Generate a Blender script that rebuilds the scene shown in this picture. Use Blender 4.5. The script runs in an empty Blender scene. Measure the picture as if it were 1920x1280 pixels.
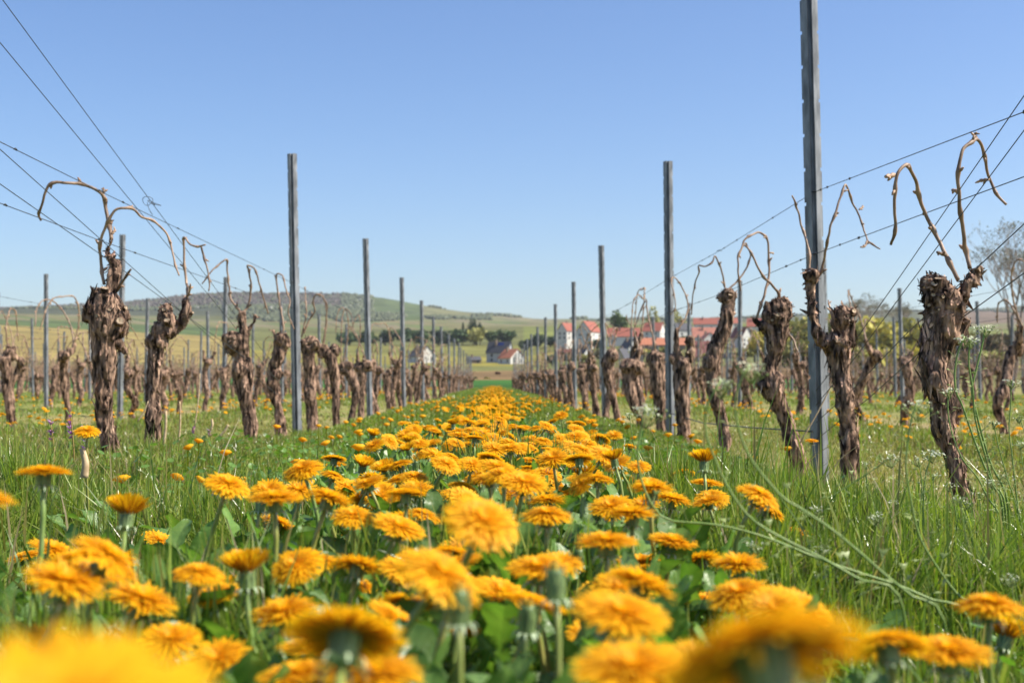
import bpy, math, random
import numpy as np
from mathutils import Vector, Matrix
random.seed(7); RS = np.random.RandomState(11)
SC = bpy.context.scene; COL = SC.collection; PI = math.pi

# ------------------------------------------------------------------ camera, sky, sun
F = 2400.0; VX, VY = 925.0, 718.0; CH = 0.36
cam = bpy.data.cameras.new('camera'); co = bpy.data.objects.new('camera', cam); COL.objects.link(co)
cam.sensor_width = 36; cam.lens = 36 * F / 1920; cam.clip_start = 0.02; cam.clip_end = 12000
pitch = math.atan((VY - 640) / F); yaw = math.atan((960 - VX) / F)
co.location = (0, 0, CH); co.rotation_euler = (PI / 2 + pitch, 0, -yaw)
cam.dof.use_dof = True; cam.dof.focus_distance = 2.3; cam.dof.aperture_fstop = 9.0; cam.dof.aperture_blades = 7
SC.camera = co
CR = np.array(co.rotation_euler.to_matrix())

world = bpy.data.worlds.new('World'); SC.world = world; world.use_nodes = True
wn = world.node_tree.nodes; wl = world.node_tree.links
sky = wn.new('ShaderNodeTexSky'); sky.sky_type = 'NISHITA'; sky.sun_disc = False
SUN_EL, SUN_AZ = math.radians(48), math.radians(99)          # azimuth clockwise from +Y
sky.sun_elevation = SUN_EL; sky.sun_rotation = SUN_AZ
sky.altitude = 150; sky.air_density = 1.0; sky.dust_density = 1.3; sky.ozone_density = 4.0
wn['Background'].inputs[1].default_value = 0.107
hs = wn.new('ShaderNodeHueSaturation'); hs.inputs['Saturation'].default_value = 1.13; hs.inputs['Hue'].default_value = .507; wl.new(sky.outputs[0], hs.inputs['Color']); wl.new(hs.outputs[0], wn['Background'].inputs[0])
sl = bpy.data.lights.new('sun', 'SUN'); sl.energy = 5.0; sl.angle = math.radians(0.5); sl.color = (1, 0.93, 0.81)
so = bpy.data.objects.new('sun', sl); COL.objects.link(so)
sd = Vector((math.sin(SUN_AZ) * math.cos(SUN_EL), math.cos(SUN_AZ) * math.cos(SUN_EL), math.sin(SUN_EL)))
so.rotation_euler = sd.to_track_quat('Z', 'Y').to_euler()
SC.view_settings.view_transform = 'Standard'; SC.view_settings.look = 'None'
SC.view_settings.exposure = 0.74; SC.view_settings.gamma = 1
SC.cycles.use_denoising = True; SC.cycles.max_bounces = 6; SC.cycles.transparent_max_bounces = 6
SC.cycles.volume_bounces = 0

# ------------------------------------------------------------------ helpers
def P(px, py, Y):
    """point at distance Y (world +Y) seen at photo pixel px, py"""
    d = CR @ np.array([(px - 960) / F, -(py - 640) / F, -1.0])
    return np.array([0, 0, CH]) + d * (Y / d[1])

def vnoise(p, seed=0):
    p = np.asarray(p, float); i = np.floor(p).astype(np.int64); f = p - i; f = f * f * (3 - 2 * f)
    def h(a, b, c):
        n = (a * 374761393 + b * 668265263 + c * 2147483647 + seed * 974711) & 0xffffffff
        n = ((n ^ (n >> 13)) * 1274126177) & 0xffffffff
        n = (n ^ (n >> 16)) & 0xffff
        return n / 32767.5 - 1
    r = 0
    for a in (0, 1):
        for b in (0, 1):
            for c in (0, 1):
                w = (f[:, 0] if a else 1 - f[:, 0]) * (f[:, 1] if b else 1 - f[:, 1]) * (f[:, 2] if c else 1 - f[:, 2])
                r = r + w * h(i[:, 0] + a, i[:, 1] + b, i[:, 2] + c)
    return r

class MB:
    def __init__(s): s.v = []; s.f = []; s.n = 0; s.c = []; s.m = []
    def add(s, v, f, col=None, m=0):
        v = np.asarray(v, float).reshape(-1, 3)
        for q in (f if isinstance(f, (list, tuple)) and len(f) and isinstance(f[0], np.ndarray) else [np.asarray(f, np.int64)]):
            if len(q):
                s.f.append(q + s.n); s.m.append(np.full(len(q), m))
        s.v.append(v); s.n += len(v)
        if col is None: col = (1, 1, 1)
        col = np.asarray(col, float)
        s.c.append(np.broadcast_to(col, (len(v), 3)))
    def arrays(s): return np.concatenate(s.v), s.f
    def mesh(s, name, mats, smooth=True):
        v = np.concatenate(s.v).astype(np.float32); me = bpy.data.meshes.new(name)
        me.vertices.add(len(v)); me.vertices.foreach_set('co', v.ravel())
        nl = sum(q.size for q in s.f); npo = sum(len(q) for q in s.f)
        me.loops.add(nl); me.polygons.add(npo)
        me.loops.foreach_set('vertex_index', np.concatenate([q.ravel() for q in s.f]).astype(np.int32))
        tot = np.concatenate([np.full(len(q), q.shape[1]) for q in s.f]).astype(np.int32)
        st = np.concatenate([[0], np.cumsum(tot)[:-1]]).astype(np.int32)
        me.polygons.foreach_set('loop_start', st)
        try: me.polygons.foreach_set('loop_total', tot)
        except Exception: pass
        me.polygons.foreach_set('material_index', np.concatenate(s.m).astype(np.int32))
        me.polygons.foreach_set('use_smooth', np.full(npo, bool(smooth)))
        ca = me.color_attributes.new('col', 'FLOAT_COLOR', 'POINT')
        c = np.concatenate(s.c); c4 = np.ones((len(c), 4), np.float32); c4[:, :3] = c
        ca.data.foreach_set('color', c4.ravel())
        for m in (mats if isinstance(mats, (list, tuple)) else [mats]): me.materials.append(m)
        me.update(calc_edges=True); me.validate()
        return me
    def build(s, name, mats, parent=None, smooth=True):
        return link(name, s.mesh(name, mats, smooth), parent)

def link(name, data, parent=None, loc=None, rot=None, scale=None):
    o = bpy.data.objects.new(name, data); COL.objects.link(o)
    if parent is not None: o.parent = parent
    if loc is not None: o.location = loc
    if rot is not None: o.rotation_euler = rot
    if scale is not None: o.scale = scale
    return o
def tag(o, label=None, cat=None, group=None, kind=None):
    if label: o['label'] = label
    if cat: o['category'] = cat
    if group: o['group'] = group
    if kind: o['kind'] = kind
    return o
def thing(name, label, cat, loc=(0, 0, 0), rz=0, group=None):
    o = link(name, None, None, loc, (0, 0, rz)); return tag(o, label, cat, group)

def frames(pts):
    pts = np.asarray(pts, float); t = np.gradient(pts, axis=0); t /= np.linalg.norm(t, axis=1)[:, None] + 1e-12
    a = np.array([1.0, 0, 0]) if abs(t[0][0]) < .8 else np.array([0, 1.0, 0])
    U = []
    u = a - t[0] * a.dot(t[0]); u /= np.linalg.norm(u)
    for k in range(len(pts)):
        u = u - t[k] * u.dot(t[k]); u /= np.linalg.norm(u) + 1e-12; U.append(u)
    U = np.array(U); W = np.cross(t, U); return t, U, W
def smooth_path(pts, n):
    """Catmull-Rom through pts (any columns) resampled to n"""
    p = np.asarray(pts, float)
    if len(p) < 3: return np.array([p[0] * (1 - s) + p[-1] * s for s in np.linspace(0, 1, n)])
    q = np.vstack([2 * p[0] - p[1], p, 2 * p[-1] - p[-2]])
    L = np.r_[0, np.cumsum(np.linalg.norm(np.diff(p[:, :3], axis=0), axis=1))]; L /= L[-1]; out = []
    for s in np.linspace(0, 1, n):
        k = min(np.searchsorted(L, s, 'right') - 1, len(p) - 2); t = (s - L[k]) / (L[k + 1] - L[k] + 1e-12)
        a, b, c, d = q[k], q[k + 1], q[k + 2], q[k + 3]
        out.append(.5 * ((2 * b) + (-a + c) * t + (2 * a - 5 * b + 4 * c - d) * t * t + (-a + 3 * b - 3 * c + d) * t ** 3))
    return np.array(out)
def tube(mb, pts, r, sides=8, col=None, cap=True, m=0):
    pts = np.asarray(pts, float); n = len(pts); r = np.broadcast_to(np.asarray(r, float), (n,))
    t, U, W = frames(pts); a = np.arange(sides) * 2 * PI / sides
    v = pts[:, None] + r[:, None, None] * (np.cos(a)[None, :, None] * U[:, None] + np.sin(a)[None, :, None] * W[:, None])
    v = v.reshape(-1, 3); i = np.arange(n - 1)[:, None] * sides; j = np.arange(sides)[None]; k = (j + 1) % sides
    f = np.stack([i + j, i + k, i + sides + k, i + sides + j], -1).reshape(-1, 4)
    fs = [f]
    if cap:
        v = np.vstack([v, pts[0], pts[-1]]); b = n * sides; jj = np.arange(sides); kk = (jj + 1) % sides
        fs.append(np.stack([kk, jj, np.full(sides, b)], -1)); o = (n - 1) * sides
        fs.append(np.stack([o + jj, o + kk, np.full(sides, b + 1)], -1))
    mb.add(v, fs, col, m)
_S = None
def sphere(mb, c, r, col=None, jit=0, seed=0, seg=10, rings=6, m=0):
    c = np.asarray(c, float); r = np.broadcast_to(np.asarray(r, float), (3,))
    th = np.linspace(0, PI, rings + 1)[1:-1]; a = np.arange(seg) * 2 * PI / seg
    v = np.array([[math.sin(t) * math.cos(x), math.sin(t) * math.sin(x), math.cos(t)] for t in th for x in a] + [[0, 0, 1], [0, 0, -1]])
    if jit: v = v * (1 + jit * vnoise(v * 1.7 + seed * 7.3, seed))[:, None]
    n = rings - 1; i = np.arange(n - 1)[:, None] * seg; j = np.arange(seg)[None]; k = (j + 1) % seg
    f = np.stack([i + j, i + seg + j, i + seg + k, i + k], -1).reshape(-1, 4)
    jj = np.arange(seg); kk = (jj + 1) % seg; T = n * seg; o = (n - 1) * seg
    mb.add(c + v * r, [f, np.stack([np.full(seg, T), jj, kk], -1), np.stack([np.full(seg, T + 1), o + kk, o + jj], -1)], col, m)
def box(mb, a, b, col=None, m=0, M=None):
    x0, y0, z0 = a; x1, y1, z1 = b
    v = np.array([[x0, y0, z0], [x1, y0, z0], [x1, y1, z0], [x0, y1, z0], [x0, y0, z1], [x1, y0, z1], [x1, y1, z1], [x0, y1, z1]], float)
    if M is not None: v = v @ np.array(M.to_3x3()).T + np.array(M.translation)
    mb.add(v, np.array([[0, 3, 2, 1], [4, 5, 6, 7], [0, 1, 5, 4], [1, 2, 6, 5], [2, 3, 7, 6], [3, 0, 4, 7]]), col, m)
def remesh(mb, voxel):
    me = mb.mesh('tmp', []); o = bpy.data.objects.new('tmp', me); COL.objects.link(o)
    md = o.modifiers.new('r', 'REMESH'); md.mode = 'VOXEL'; md.voxel_size = voxel
    dg = bpy.context.evaluated_depsgraph_get(); e = o.evaluated_get(dg); m2 = e.to_mesh()
    v = np.empty(len(m2.vertices) * 3, np.float32); m2.vertices.foreach_get('co', v)
    nn = np.empty(len(m2.vertices) * 3, np.float32); m2.vertices.foreach_get('normal', nn)
    li = np.empty(len(m2.loops), np.int32); m2.loops.foreach_get('vertex_index', li)
    e.to_mesh_clear(); bpy.data.objects.remove(o); bpy.data.meshes.remove(me)
    return v.reshape(-1, 3).astype(float), nn.reshape(-1, 3).astype(float), li.reshape(-1, 4).astype(np.int64)

# ------------------------------------------------------------------ materials
def mat(name, c1, c2=None, scale=20, rough=.8, attr=False, transl=0, stretch=None, bump=0, bscale=None, metal=0, spec=.5, tcol=None, detail=6, fac=(.35, .65)):
    m = bpy.data.materials.new(name); m.use_nodes = True; N = m.node_tree.nodes; L = m.node_tree.links
    b = N['Principled BSDF']; b.inputs['Roughness'].default_value = rough; b.inputs['Metallic'].default_value = metal
    b.inputs['Specular IOR Level'].default_value = spec
    tc = N.new('ShaderNodeTexCoord'); mp = N.new('ShaderNodeMapping'); L.new(tc.outputs['Object'], mp.inputs[0])
    if stretch: mp.inputs['Scale'].default_value = stretch
    nz = N.new('ShaderNodeTexNoise'); nz.inputs['Scale'].default_value = scale; nz.inputs['Detail'].default_value = detail
    L.new(mp.outputs[0], nz.inputs[0])
    rp = N.new('ShaderNodeValToRGB'); L.new(nz.outputs[0], rp.inputs[0])
    rp.color_ramp.elements[0].position = fac[0]; rp.color_ramp.elements[1].position = fac[1]
    rp.color_ramp.elements[0].color = (*c1, 1); rp.color_ramp.elements[1].color = (*(c2 or c1), 1)
    out = rp.outputs[0]
    if attr:
        at = N.new('ShaderNodeAttribute'); at.attribute_name = 'col'
        mx = N.new('ShaderNodeMix'); mx.data_type = 'RGBA'; mx.blend_type = 'MULTIPLY'; mx.inputs[0].default_value = 1
        L.new(out, mx.inputs[6]); L.new(at.outputs['Color'], mx.inputs[7]); out = mx.outputs[2]
    L.new(out, b.inputs['Base Color'])
    if bump:
        bp = N.new('ShaderNodeBump'); bp.inputs['Strength'].default_value = 1; bp.inputs['Distance'].default_value = bump
        n2 = N.new('ShaderNodeTexNoise'); n2.inputs['Scale'].default_value = bscale or scale; n2.inputs['Detail'].default_value = 8
        L.new(mp.outputs[0], n2.inputs[0]); L.new(n2.outputs[0], bp.inputs['Height']); L.new(bp.outputs[0], b.inputs['Normal'])
    if transl:
        tr = N.new('ShaderNodeBsdfTranslucent'); ms = N.new('ShaderNodeMixShader'); ms.inputs[0].default_value = transl
        if tcol:
            m3 = N.new('ShaderNodeMix'); m3.data_type = 'RGBA'; m3.blend_type = 'MULTIPLY'; m3.inputs[0].default_value = 1
            L.new(out, m3.inputs[6]); m3.inputs[7].default_value = (*tcol, 1); L.new(m3.outputs[2], tr.inputs[0])
        else: L.new(out, tr.inputs[0])
        L.new(b.outputs[0], ms.inputs[1]); L.new(tr.outputs[0], ms.inputs[2]); L.new(ms.outputs[0], N['Material Output'].inputs[0])
    return m

M_bark = mat('vine_bark', (.020, .012, .009), (.36, .24, .17), 60, .9, attr=True, stretch=(1, 1, .25), bump=.009, bscale=90, spec=.2, detail=9, fac=(.38, .64))
M_cane = mat('cane_bark', (.15, .095, .06), (.36, .25, .17), 40, .55, attr=True, stretch=(1, 1, .4), bump=.0008, bscale=200)
M_cut = mat('pruning_cut_wood', (.20, .14, .09), (.55, .44, .31), 160, .85, attr=True)
M_steel = mat('galvanised_steel', (.12, .126, .132), (.30, .31, .32), 30, .5, metal=.3, stretch=(1, 1, .3))
M_wire = mat('wire_steel', (.035, .038, .045), (.07, .075, .08), 30, .5, metal=.3)
M_petal = mat('dandelion_petal', (.95, .53, .009), (.97, .59, .013), 300, .55, attr=True, transl=.50, spec=.3)
M_stem = mat('flower_stem', (.22, .30, .06), (.30, .34, .10), 60, .45, attr=True, transl=.15)
M_calyx = mat('flower_calyx', (.10, .15, .05), (.19, .25, .10), 300, .5, attr=True)
M_leaf = mat('broad_leaf', (.075, .155, .026), (.135, .235, .048), 45, .38, attr=True, transl=.33, bump=.0012, bscale=120, tcol=(1.5, 1.7, .6))
M_grass = mat('grass_blades', (.80, .80, .80), (1, 1, 1), 6, .30, attr=True, transl=.42, tcol=(1.15, 1.25, .5), spec=.55)
M_white = mat('tiny_white_petals', (.45, .50, .28), (.66, .68, .54), 200, .6, transl=.2)
M_pod = mat('green_seed_pods', (.20, .27, .07), (.30, .36, .12), 200, .5, transl=.2)
M_purple = mat('purple_petals', (.35, .10, .38), (.55, .22, .55), 200, .6, transl=.2)
M_straw = mat('dry_stalk', (.40, .28, .15), (.60, .46, .28), 60, .8)
M_foliage = mat('tree_foliage', (.75, .75, .75), (1.15, 1.15, 1.15), .35, .7, attr=True, transl=.2)
M_trunkfar = mat('tree_bark', (.10, .075, .055), (.19, .15, .12), 2, .9)
M_twig = mat('bare_twigs', (.15, .115, .085), (.25, .20, .15), 2, .9)

def ground_mat(name, sc, stripes=False):
    m = mat(name, (.72, .72, .72), (1.22, 1.22, 1.22), sc, .95, attr=True, spec=.1, detail=10, bump=.02 if sc > 1 else 0, bscale=25)
    if stripes:      # vineyard and crop rows across the slope
        N = m.node_tree.nodes; L = m.node_tree.links; tc = N.new('ShaderNodeTexCoord'); mp = N.new('ShaderNodeMapping')
        mp.inputs['Rotation'].default_value = (0, 0, math.radians(-38)); L.new(tc.outputs['Object'], mp.inputs[0])
        w = N.new('ShaderNodeTexWave'); w.inputs['Scale'].default_value = .030; w.inputs['Distortion'].default_value = 1.2; w.inputs['Detail Scale'].default_value = .05
        L.new(mp.outputs[0], w.inputs[0]); r = N.new('ShaderNodeMapRange'); r.inputs[3].default_value = .74; r.inputs[4].default_value = 1.2
        L.new(w.outputs[1], r.inputs[0]); b = N['Principled BSDF']; src = b.inputs['Base Color'].links[0].from_socket
        mx = N.new('ShaderNodeMix'); mx.data_type = 'RGBA'; mx.blend_type = 'MULTIPLY'; mx.inputs[0].default_value = 1
        L.new(src, mx.inputs[6]); L.new(r.outputs[0], mx.inputs[7]); L.new(mx.outputs[2], b.inputs['Base Color'])
    return m
M_ground = ground_mat('vineyard_soil', 9)
M_farm = ground_mat('far_fields', .05, True)
M_hill = ground_mat('far_hill', .02)

# ------------------------------------------------------------------ terrain
ROWS_L = [-1.265, -3.6, -5.8, -7.95, -10.1, -12.2, -14.4, -16.6, -18.9, -21.2, -23.5, -26]
ROWS_R = [1.135, 3.5, 6.1, 8.6, 11.0, 13.4, 15.8, 18.3, 20.8, 23.4]
ROWS = np.array(ROWS_L + ROWS_R)
ALLEYS = np.array([0.0, -2.43, -4.7, -6.9, -9.0, -11.2, -13.3, 2.32, 4.8, 7.35, 9.8, 12.2])
FIELD_END = 77.0
ANCH = [
 (77, [(0, 729.2)]), (130, [(0, 721), (1900, 723)]),
 (200, [(0, 706), (450, 710), (900, 714), (1400, 712), (1900, 714)]),
 (400, [(-200, 676), (200, 680), (450, 686), (650, 694), (900, 698), (1060, 694), (1400, 690), (1600, 700), (1900, 700)]),
 (550, [(-200, 650), (0, 652), (200, 660), (450, 668), (650, 678), (850, 682), (985, 682), (1060, 670), (1200, 662), (1400, 664), (1600, 688), (2000, 688)]),
 (700, [(-200, 628), (0, 632), (200, 642), (450, 655), (650, 666), (980, 669), (1060, 654), (1200, 644), (1400, 644), (1600, 672), (2000, 672)]),
 (950, [(0, 612), (200, 624), (450, 638), (650, 646), (980, 646), (1060, 634), (1200, 622), (1400, 622), (1600, 645), (1900, 640)]),
 (1500, [(0, 599), (200, 606), (450, 615), (650, 618), (850, 617), (1000, 611), (1400, 606), (1600, 622), (1900, 615)]),
 (2500, [(0, 587), (200, 591), (450, 600), (650, 605), (850, 600), (1000, 604), (1400, 602), (1600, 605), (1900, 597)]),
 (3500, [(-200, 580), (0, 576), (150, 570), (300, 563), (450, 553), (550, 549), (650, 551), (720, 560), (800, 575), (870, 588), (950, 596), (1000, 600), (1200, 599), (1400, 597), (1600, 592), (1850, 576), (2100, 570)]),
 (4300, [(0, 640)]), (6000, [(0, 690)])]
AY = np.log([a[0] for a in ANCH])
def base_py(px, Y):
    tab = np.stack([np.interp(px, [q[0] for q in a[1]], [q[1] for q in a[1]]) for a in ANCH])   # anchors x n
    ly = np.clip(np.log(np.maximum(Y, 1)), AY[0], AY[-1]); k = np.clip(np.searchsorted(AY, ly, 'right') - 1, 0, len(AY) - 2)
    t = (ly - AY[k]) / (AY[k + 1] - AY[k]); n = np.arange(len(px)); return tab[k, n] * (1 - t) + tab[k + 1, n] * t
def gz(X, Y):
    X = np.atleast_1d(np.asarray(X, float)); Y = np.atleast_1d(np.asarray(Y, float)); X, Y = np.broadcast_arrays(X, Y)
    crown = .07 * np.exp(-((X[:, None] - ALLEYS[None]) / .55) ** 2).sum(1)
    bank = .10 * np.exp(-((Y - 3.6) / 3.2) ** 2) * np.clip((-X - .75) / .4, 0, 1)
    near = bank + crown * np.clip((90 - Y) / 14, 0, 1) + .012 * vnoise(np.stack([X * 2.2, Y * 2.2, X * 0], -1), 3)
    Yf = np.maximum(Y, 77); px = VX + F * X / Yf
    far = (VY - base_py(px, Yf)) / F * Yf + CH
    far0 = far * np.clip((Y - 77) / 6 + .0, 0, 1)
    bumps = vnoise(np.stack([X / 260, Y / 260, X * 0], -1), 5) * np.clip((Y - 1800) / 1500, 0, 1) * 9
    return np.where(Y < 77, near, far0 * 1.0 + near * (Y < 90) + bumps)
def gz1(x, y): return float(gz([x], [y])[0])

def lerp(a, b, t): t = np.clip(t, 0, 1)[:, None]; return np.asarray(a) * (1 - t) + np.asarray(b) * t
def near_col(X, Y):
    n1 = vnoise(np.stack([X * 1.3, Y * 1.3, X * 0], -1), 8); n2 = vnoise(np.stack([X * 6, Y * 6, X * 0], -1), 9)
    c = lerp((.28, .235, .090), (.19, .205, .058), .5 + .8 * n1 + .5 * n2)
    d = np.min(np.abs(X[:, None] - ROWS[None]), 1)
    c = lerp(c, c * 0 + np.array([.36, .27, .15]), np.clip(1 - d / .38, 0, 1) * (.65 + .5 * n2))
    al = np.exp(-((X) / .75) ** 4); c = lerp(c, c * 0 + np.array([.11, .15, .035]), al)
    al = np.exp(-(np.min(np.abs(X[:, None] - ALLEYS[None, 1:]), 1) / .42) ** 2); c = lerp(c, c * 0 + np.array([.11, .19, .032]), al * .5)
    return c
def far_col(X, Y, Z):
    px = VX + F * X / Y; py = VY - F * (Z - CH) / Y
    n = vnoise(np.stack([X / 60, Y / 60, X * 0], -1), 21); n3 = vnoise(np.stack([X / 14, Y / 14, X * 0], -1), 23)
    c = np.tile(np.array([.15, .155, .050]), (len(X), 1))
    def z(mask, col): c[mask] = col
    z(Y < 215, (.045, .13, .022))
    z((Y >= 215) & (Y < 420), (.215, .14, .062))
    z((Y >= 330) & (Y < 500) & (px < 600), (.19, .165, .06))
    z((Y >= 500) & (Y < 700) & (px < 1060), (.24, .21, .045))
    z((Y >= 700) & (Y < 950), (.19, .185, .05))
    z((px < 460) & (Y > 420) & (Y < 1050), (.29, .225, .075))
    z((px < 460) & (Y > 1050) & (Y < 1500), (.10, .14, .045))
    z((px > 1500) & (Y < 900), (.16, .145, .05))
    g = np.floor(px / 61 + Y / 330 + .6 * n) % 4
    hillf = (Y >= 1500) & (Y < 2600)
    for k, cc in enumerate([(.20, .20, .075), (.24, .205, .11), (.15, .185, .055), (.22, .19, .085)]): z(hillf & (g == k), cc)
    z((Y > 950) & (Y < 1500) & (px > 980), (.19, .21, .05))
    up = Y >= 2500
    z(up, (.15, .155, .055)); z(up & (px < 690) & (py < 592 - .0 * px), (.085, .095, .048))
    z(up & (px > 640) & (px < 830) , (.10, .14, .04)); z(up & (px > 690) & (px < 800) & (py < 590) & (py > 557) & (n > -.5), (.10, .135, .045))
    z(up & (px > 790) & (px < 1100), (.20, .20, .085)); z(up & (px > 860) & (g == 1), (.24, .21, .11))
    z(up & (px > 1100), (.11, .12, .055)); z((Y > 2000) & (px > 1780), (.20, .14, .085))
    c *= .86; c[Y > 1300] *= .86
    return c * (1 + .16 * n + .12 * n3)[:, None]
def terrain(name, y0, y1, ny, nx, m, label, blend=None):
    ys = np.exp(np.linspace(math.log(y0 + 6), math.log(y1 + 6), ny)) - 6
    s = np.linspace(-1, 1, nx); s = np.sign(s) * np.abs(s) ** 1.15
    Yg, Sg = np.meshgrid(ys, s, indexing='ij'); W = 17 + .62 * np.maximum(Yg, 0)
    X = (Sg * W).ravel(); Y = Yg.ravel(); Z = gz(X, Y)
    c = near_col(X, Y) if y1 < 100 else far_col(X, np.maximum(Y, 80), Z)
    mb = MB(); i = np.arange(ny - 1)[:, None] * nx; j = np.arange(nx - 1)[None]
    mb.add(np.stack([X, Y, Z], -1), np.stack([i + j, i + j + 1, i + nx + j + 1, i + nx + j], -1).reshape(-1, 4), c)
    o = mb.build(name, m); tag(o, label, None, None, 'structure'); return o
terrain('ground', -3, 86, 420, 420, M_ground, 'vineyard ground, mossy green with tan strips under the vine rows')
terrain('farmland', 86, 2400, 420, 420, M_farm, 'olive and green fields rising behind the vineyard towards the hill')
terrain('hills', 2400, 6000, 130, 420, M_hill, 'long low wooded hill and field slopes on the horizon')

# ------------------------------------------------------------------ steel posts
def post_mesh():
    mb = MB(); H = 1.0
    prof = [(-.0300, .012), (-.0215, .003), (-.0085, -.008), (-.0055, .007), (.0055, .007), (.0085, -.008), (.0215, .003), (.0300, .012)]
    T = .0016
    for k in range(7):
        a = np.array(prof[k]); b = np.array(prof[k + 1]); d = (b - a) / np.linalg.norm(b - a); nn = np.array([d[1], -d[0]]) * T
        outer = k in (0, 6)
        if outer:
            zs = []; z = -.1
            while z < 1.8: zs.append((z, min(z + .108, 1.8))); z += .12
        else: zs = [(-.1, 1.8)]
        if k == 0: b = a + d * .007
        if k == 6: a = b - d * .007
        for z0, z1 in zs:
            q = [a, b, b + nn, a + nn]
            v = [(x, y, z0) for x, y in q] + [(x, y, z1) for x, y in q]
            mb.add(v, np.array([[0, 1, 2, 3], [7, 6, 5, 4], [0, 4, 5, 1], [1, 5, 6, 2], [2, 6, 7, 3], [3, 7, 4, 0]]))
        if outer:   # the part of the flange next to the web has no slots
            a2, b2 = (b, np.array(prof[1])) if k == 0 else (np.array(prof[6]), a)
            q = [a2, b2, b2 + nn, a2 + nn]; v = [(x, y, -.1) for x, y in q] + [(x, y, 1.8) for x, y in q]
            mb.add(v, np.array([[0, 1, 2, 3], [7, 6, 5, 4], [0, 4, 5, 1], [1, 5, 6, 2], [2, 6, 7, 3], [3, 7, 4, 0]]))
    return mb.mesh('steel_post', M_steel, smooth=False)
PM = post_mesh()
ORD = ['first', 'second', 'third', 'fourth', 'fifth', 'sixth', 'seventh', 'eighth', 'ninth', 'tenth', 'eleventh', 'twelfth', 'thirteenth', 'fourteenth', 'fifteenth', 'sixteenth', 'seventeenth', 'eighteenth', 'nineteenth', 'twentieth']
ROWNAME = {}
for k, x in enumerate(ROWS_L): ROWNAME[x] = ORD[k] + ' row left'
for k, x in enumerate(ROWS_R): ROWNAME[x] = ORD[k] + ' row right'
POSTS = {}
def post(x, Y, xt=None, yt=None, xb=None, idx=0, row=None, label=None):
    if xt is None:
        base = np.array([x, Y, 0.]); top = base + np.array([random.uniform(-.045, .02), random.uniform(-.02, .02), 1.8 + random.uniform(-.03, .03)])
    else:
        top = P(xt, yt, Y); b = P(xb, 800, Y); base = np.array([b[0], Y, 0])
    d = Vector(top - base); L = d.length
    o = link('steel_post', PM, None, tuple(base)); q = Vector((0, 0, 1)).rotation_difference(d.normalized())
    o.rotation_euler = (q.to_matrix() @ Matrix.Rotation((-.20 if x > 0 else -.04) + random.uniform(-.06, .06), 3, 'Z')).to_euler(); o.scale = (1, 1, L / 1.8)
    tag(o, label or 'grey slotted steel post, %s post from the camera in %s of flower strip' % (ORD[idx], ROWNAME[row]), 'post', 'steel trellis posts')
    POSTS.setdefault(row, []).append(Y)
L1P = [(547, 288, 557), (685, 447, 693), (753, 520, 757), (790, 563, 793)]
HL = ['tall grey steel post, nearest in left row, beside the fifth vine', 'grey steel post standing second in left row, half the height of nearest one']
for i in range(15):
    Y = 8.05 + 4.78 * i; a = L1P[i] if i < 4 else (None,) * 3
    post(-1.265, Y, *a, idx=i, row=-1.265, label=HL[i] if i < 2 else None)
R1P = [(1515, -60, 1538), (1252, 302, 1257), (1127, 460, 1134), (1075, 528, 1078), (1041, 570, 1043)]
R1Y = [4.5, 8.3, 13.3, 18.1, 23.2]
HR = ['tallest grey slotted steel post at right, running out of the top of the photo', 'grey steel post right of the village, second in the right row']
for i in range(15):
    Y = R1Y[i] if i < 5 else 23.2 + 4.8 * (i - 4); a = R1P[i] if i < 5 else (None,) * 3
    if Y < 76.5: post(1.135, Y, *a, idx=i, row=1.135, label=HR[i] if i < 2 else None)
for row, start in ((-3.6, 12.4), (-5.8, 16.7), (-7.95, 20.6), (-10.1, 23.5), (-12.2, 27), (-14.4, 33), (-16.6, 38), (-18.9, 43), (-21.2, 50), (13.4, 32), (15.8, 37), (18.3, 44), (3.5, 13.4), (6.1, 19.0), (8.6, 22.5), (11.0, 27.)):
    for i in range(14):
        Y = start + 4.75 * i
        if Y < 76: post(row, Y, idx=i, row=row)

# ------------------------------------------------------------------ wires
def wire(pts, label, r=.0013, group='trellis wires'):
    mb = MB(); tube(mb, np.array(pts), r, 5); o = mb.build('trellis_wire', M_wire); return tag(o, label, 'wire', group)
def row_wire(row, z, label, zs=None, y0=None):
    ys = sorted(POSTS[row]); y0 = (0.2 if abs(row) < 2 else max(ys[0] - 4.8, 1)) if y0 is None else y0
    pts = [(row, y0, zs if zs else z)]; last = y0
    for y in ys:
        m = (last + y) / 2; pts.append((row, m, (pts[-1][2] + z) / 2 - .012)); pts.append((row, y, z)); last = y
    mb = MB(); p = np.array(pts); tube(mb, p, .0013, 5)
    for k in range(len(p) - 1):
        for _ in range(4): c = p[k] + (p[k + 1] - p[k]) * random.random(); tube(mb, [c - [0, .006, 0], c + [0, 0, .002], c + [.002, .006, -.001]], .003, 5)
        c = p[k + 1]; tube(mb, [c + [-.012, 0, 0], c + [0, -.022, .003], c + [.012, 0, 0]], .0018, 4)
    tag(mb.build('trellis_wire', M_wire), label, 'wire', 'trellis wires')
row_wire(-1.265, .99, 'upper level wire of the left row carrying the bent canes', zs=.985)
row_wire(-1.265, .83, 'lower level wire of the left row just above the vine heads')
row_wire(1.135, 1.035, 'upper level wire of the right row carrying the arched canes', zs=.83)
row_wire(1.135, .815, 'lower level wire of the right row passing behind the tall post', zs=.805)
for row in (-3.6, -5.8, 3.5, 6.1):
    row_wire(row, 1.0, 'upper level wire strung along %s of flower strip' % ROWNAME[row])
    row_wire(row, .80, 'lower level wire strung along %s of flower strip' % ROWNAME[row])
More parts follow.
